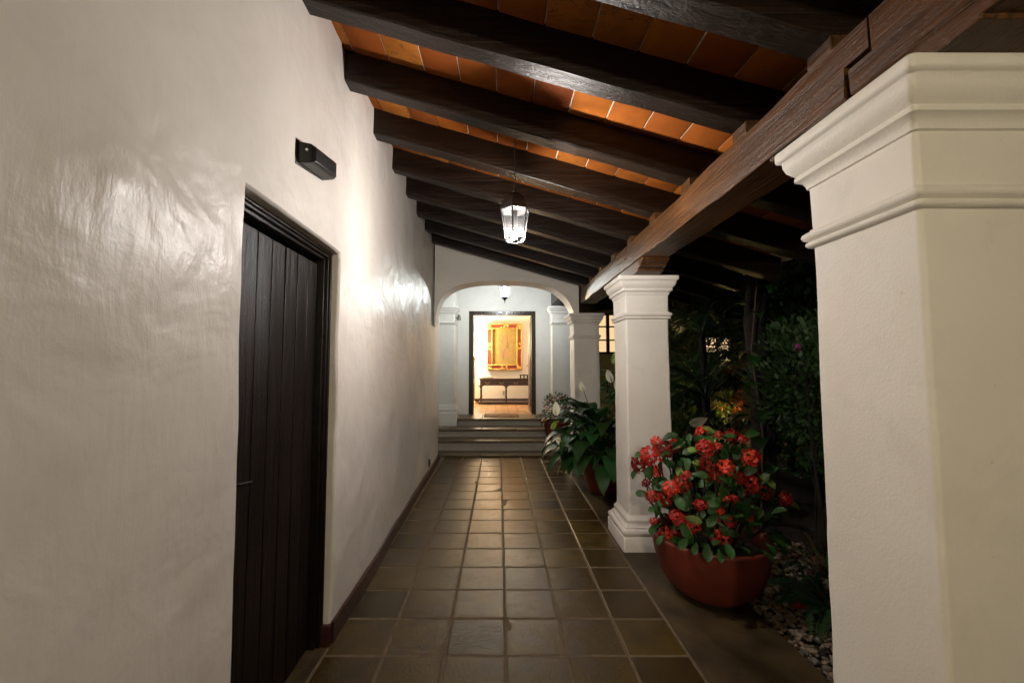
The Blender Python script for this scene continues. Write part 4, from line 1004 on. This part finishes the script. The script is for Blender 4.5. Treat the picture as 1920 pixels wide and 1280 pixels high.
def shrub(cx, cy_, z0, rad, n, size, mat, label, seed, cat='shrub', wf=0.5, stems=6):
    rnd = random.Random(seed); t = empty('shrub', (cx, cy_, -0.07)); tag(t, label, cat, 'garden shrubs')
    fo = leaf_cloud(rnd, (cx, cy_, z0), rad, n, size, wf, 0.3).build('foliage', mat, t, 180); fo['kind'] = 'stuff'
    for k in range(stems):
        a = rnd.uniform(0, 6.28); r_ = rnd.uniform(.2, .7)
        MB().tube([(cx + rnd.uniform(-.05, .05), cy_ + rnd.uniform(-.05, .05), -0.09), (cx + rad[0] * r_ * .5 * math.cos(a), cy_ + rad[1] * r_ * .5 * math.sin(a), z0 * .55), (cx + rad[0] * r_ * math.cos(a), cy_ + rad[1] * r_ * math.sin(a), z0 + rad[2] * .3)], [.012, .009, .005], 5).build('stem', 'bark', t, 60)
    return t
s1 = shrub(2.62, 3.45, 1.35, (0.50, 0.5, 0.55), 2200, 0.06, 'garden_leaf', 'fine-leaved shrub with a magenta flower beside the nearest pillar', 51)
o = link('blossom', cluster_mesh(77, 'petal_magenta'), s1); orient(o, (2.40, 3.32, 1.60), (1, 0, 0), (-.3, -1, .3), 0.035)
shrub(2.2, 4.5, 0.62, (0.55, 0.45, 0.32), 1500, 0.07, 'garden_leaf', 'low green shrub behind the red flowering plant', 52)
shrub(2.75, 2.75, 0.45, (0.40, 0.5, 0.35), 900, 0.09, 'garden_leaf', 'leafy undergrowth at the edge of the pebble bed', 53, 'shrub', 0.35)
shrub(3.6, 4.6, 1.0, (0.7, 0.6, 0.9), 2000, 0.11, 'garden_leaf', 'dark broad shrub right of the garden tree trunk', 54)
shrub(3.0, 7.3, 0.55, (0.8, 0.5, 0.5), 1500, 0.10, 'garden_leaf', 'dim shrub in the middle of the garden below the far window', 55)
shrub(4.15, 8.2, 0.80, (0.42, 0.4, 0.50), 900, 0.15, 'bright_leaf', 'yellow-green shrub glowing in the garden light', 56, 'shrub', 0.3)
shrub(4.65, 8.5, 0.95, (0.30, 0.3, 0.40), 420, 0.14, 'red_leaf', 'red-leaved shrub beside the glowing yellow-green one', 57, 'shrub', 0.3)
shrub(5.6, 6.6, 1.3, (1.1, 0.8, 1.3), 2200, 0.14, 'garden_leaf', 'tall dark hedge shrub deep in the garden to the right', 58)
shrub(2.3, 9.5, 0.5, (0.9, 0.6, 0.65), 1400, 0.12, 'garden_leaf', 'dark shrub below the lit window between the pillars', 59)
# garden tree
gt = empty('garden_tree', (2.62, 4.15, -0.07)); tag(gt, 'dark tree with a bare trunk among the garden plants', 'tree')
trk = [(2.64, 4.2, -0.1), (2.62, 4.17, 0.5), (2.66, 4.2, 1.2), (2.62, 4.22, 1.9), (2.7, 4.25, 2.6), (2.72, 4.3, 3.4)]
MB().tube(trk, [.15, .115, .105, .10, .09, .07], 12).build('trunk', 'bark', gt, 60, 0, 0.012)
for a, e in ((0.4, 0.8), (2.2, 0.7), (3.9, 0.6), (5.2, 0.9)):
    MB().tube([(2.68, 4.22, 2.3), (2.68 + .35 * math.cos(a), 4.22 + .35 * math.sin(a), 2.3 + .5 * e), (2.68 + 1.0 * math.cos(a), 4.22 + 1.0 * math.sin(a), 2.3 + 1.5 * e)], [.05, .038, .018], 8).build('limb', 'bark', gt, 60)
ro = random.Random(61); crown = MB()
for c_, rd in (((2.7, 4.3, 3.6), (1.2, 1.2, .9)), ((3.3, 4.4, 3.1), (.8, .8, .6)), ((2.2, 5.1, 3.3), (.8, .8, .6))):
    lc = leaf_cloud(ro, c_, rd, 1500, 0.13); k0 = len(crown.v); crown.v += lc.v; crown.f += [tuple(k0 + i for i in f) for f in lc.f]
o = crown.build('crown', 'garden_leaf', gt, 180); o['kind'] = 'stuff'
vn = empty('climbing_plant', (2.56, 4.05, 0)); tag(vn, 'broad-leaved climber hanging on the garden tree trunk', 'climber')
for k in range(26):
    z = ro.uniform(.3, 2.5); a = ro.uniform(2.6, 5.8); L = ro.uniform(.16, .30); mb = MB()
    blade(mb, arc(20, -75, L, 6), L * .55, .15, lambda t: math.sin(math.pi * (t * .92 + .08) ** .6), a, (2.63 + .1 * math.cos(a), 4.19 + .1 * math.sin(a), z), .1, k)
    mb.build('leaf', 'brown_leaf' if k % 6 == 0 else 'lily_leaf', vn, 180)
MB().tube([(2.52, 4.08, -.1), (2.55, 4.05, .8), (2.50, 4.1, 1.6), (2.58, 4.06, 2.5)], [.012, .01, .009, .006], 6).build('vine', 'dry_stalk', vn, 60)
# a second lily in the garden bed
gl = lily('garden_lily', 1.92, 4.05, -0.05, 22, 1.0, 'peace lily with one white spathe in the garden bed right of the second pillar', 71, None, 'lily')
spathe_flower((1.92, 4.05, 0.0), (1.78, 3.9, 0.92), gl, 0.17, (0.9, 0, 0.25))
# strappy plant with dry leaves
ds = empty('strap_leaf_plant', (2.25, 2.95, -0.07)); tag(ds, 'clump of half dry strap leaves behind the large pot', 'plant')
for k in range(26):
    mb = MB(); L = ro.uniform(.4, .75)
    blade(mb, arc(ro.uniform(60, 85), ro.uniform(-70, 0), L, 9), ro.uniform(.018, .03), .3, lambda t: 1 - t ** 3 * .9, ro.uniform(0, 6.28), (2.25 + ro.uniform(-.15, .15), 2.95 + ro.uniform(-.2, .2), -0.06), 0, k)
    mb.build('leaf', 'brown_leaf' if k % 3 == 0 else 'garden_leaf', ds, 180)
fn = empty('fern', (2.02, 2.62, -0.07)); tag(fn, 'low fern spreading over the back of the pebble bed', 'fern')
for k in range(11):
    mb = MB(); frond(mb, k * 0.62 + ro.uniform(-.2, .2), ro.uniform(35, 65), -35, ro.uniform(.3, .42), 16, .10, (2.02, 2.62, -0.05), 900 + k); mb.build('frond', 'palm_leaf', fn, 180)
# garden lamp
gd = empty('garden_lamp', (4.25, 8.65, -0.07)); tag(gd, 'small lit spike lamp among the yellow-green plants', 'garden lamp')
MB().tube([(4.25, 8.75, -0.1), (4.25, 8.75, 0.42)], 0.012, 8).build('stake', 'black_metal', gd, 60)
MB().lathe([(0.075, 0.50), (0.065, 0.515), (0.02, 0.53), (0.005, 0.54)], 14, (4.25, 8.75, 0)).build('hood', 'black_metal', gd, 40)
MB().lathe([(0.012, 0.42), (0.032, 0.43), (0.036, 0.455), (0.030, 0.48), (0.012, 0.495)], 14, (4.25, 8.75, 0)).build('bulb', 'garden_bulb', gd, 60)

# ---------------------------------------------------------------- house across the garden
ch = empty('courtyard_house', (5, 12.3, 0)); tag(ch, 'dark house across the garden with two lit windows', 'building')
WINS = [(2.78, 3.95, 1.84, 3.02, True), (5.95, 6.75, 1.84, 2.36, True), (2.78, 3.95, 3.10, 3.55, False), (8.2, 9.2, 1.84, 3.0, False)]
xs_ = sorted({1.9, 13.0, *[w_[0] for w_ in WINS], *[w_[1] for w_ in WINS]}); zs_ = sorted({-0.2, 4.3, *[w_[2] for w_ in WINS], *[w_[3] for w_ in WINS]})
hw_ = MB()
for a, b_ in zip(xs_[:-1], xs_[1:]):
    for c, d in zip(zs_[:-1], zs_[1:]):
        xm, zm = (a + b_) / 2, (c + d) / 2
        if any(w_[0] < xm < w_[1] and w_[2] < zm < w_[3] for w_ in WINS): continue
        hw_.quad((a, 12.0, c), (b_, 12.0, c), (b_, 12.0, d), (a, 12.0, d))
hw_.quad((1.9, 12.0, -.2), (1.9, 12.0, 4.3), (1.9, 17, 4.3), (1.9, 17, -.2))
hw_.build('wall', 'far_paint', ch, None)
for (a, b_, c, d, lit) in WINS:
    wf_ = MB()
    for q in ((a, b_, d - .06, d), (a, b_, c, c + .05), (a, a + .05, c + .05, d - .06), (b_ - .05, b_, c + .05, d - .06)): wf_.box(q[0], q[1], 12.0 - .02, 12.10, q[2], q[3])
    nx = 3 if b_ - a > 1 else 2; nz = 3 if d - c > 1 else 2
    for k in range(1, nx): x = a + (b_ - a) * k / nx; w2 = .045 if k == 1 and nx == 3 else .015; wf_.box(x - w2, x + w2, 12.02, 12.09, c + .05, d - .06)
    for k in range(1, nz): z = c + (d - c) * k / nz; wf_.box(a + .05, b_ - .05, 12.03, 12.08, z - .02, z + .02)
    win = wf_.build('window', 'black_metal', ch, 40)
    MB().box(a + .02, b_ - .02, 12.095, 12.11, c + .02, d - .02).build('pane', 'lit_pane' if lit else 'dark_pane', win, None)
    bx('sill', 'far_paint', win, a - .08, b_ + .08, 11.90, 12.0 - .002, c - .09, c - .002, 0.008)
bx('ledge', 'far_paint', ch, 1.9, 13.0, 11.80, 11.997, 0.95, 1.02, 0.01); bx('ledge', 'far_paint', ch, 1.9, 13.0, 11.86, 11.997, 1.10, 1.16, 0.01)
MB().prism_x([(11.4, 4.25), (17.2, 5.9), (17.2, 6.05), (11.4, 4.4)], 1.6, 13.4).build('roof', 'roof_clay', ch, None)
# taller planting that closes the view across the garden
palm(3.55, 7.4, 1.2, 14, 1.7, 'big palm with long fronds half hiding the small lit window', 44, 80, 5, 0.42, 0.07)
palm(2.95, 6.0, 1.9, 12, 1.15, 'upright palm above the low one right of the second pillar', 45, 88, 30, 0.34)
palm(5.0, 7.6, 2.1, 14, 1.7, 'tall palm deepest in the garden on the right', 46, 80, 10, 0.4, 0.08)
shrub(4.2, 5.6, 2.2, (0.9, 0.7, 0.8), 1800, 0.13, 'garden_leaf', 'high dark foliage behind the garden tree', 62)
shrub(4.75, 9.8, 1.9, (1.15, 0.5, 1.2), 2200, 0.13, 'garden_leaf', 'tall hedge shrub before the far house left of its small window', 63)
shrub(7.6, 10.2, 2.0, (1.2, 0.6, 1.9), 2200, 0.15, 'garden_leaf', 'tall hedge shrub before the far house right of its small window', 64)

hg = empty('hedge', (4.6, 1.6, -0.07)); tag(hg, 'tall dark hedge closing the garden on its right side', 'hedge')
rh = random.Random(91); hm_ = MB()
for k in range(9):
    lc = leaf_cloud(rh, (4.5 + rh.uniform(-.2, .2) + 0.12 * k, -2.2 + 0.75 * k, 1.1 + rh.uniform(-.1, .2)), (.55, .6, 1.25), 900, .12); k0 = len(hm_.v); hm_.v += lc.v; hm_.f += [tuple(k0 + i for i in f) for f in lc.f]
o = hm_.build('foliage', 'garden_leaf', hg, 180); o['kind'] = 'stuff'
for k in range(9): MB().tube([(4.5 + .12 * k, -2.2 + .75 * k, -.1), (4.52 + .12 * k, -2.18 + .75 * k, 1.0), (4.48 + .12 * k, -2.22 + .75 * k, 1.9)], [.03, .024, .012], 6).build('stem', 'bark', hg, 60)
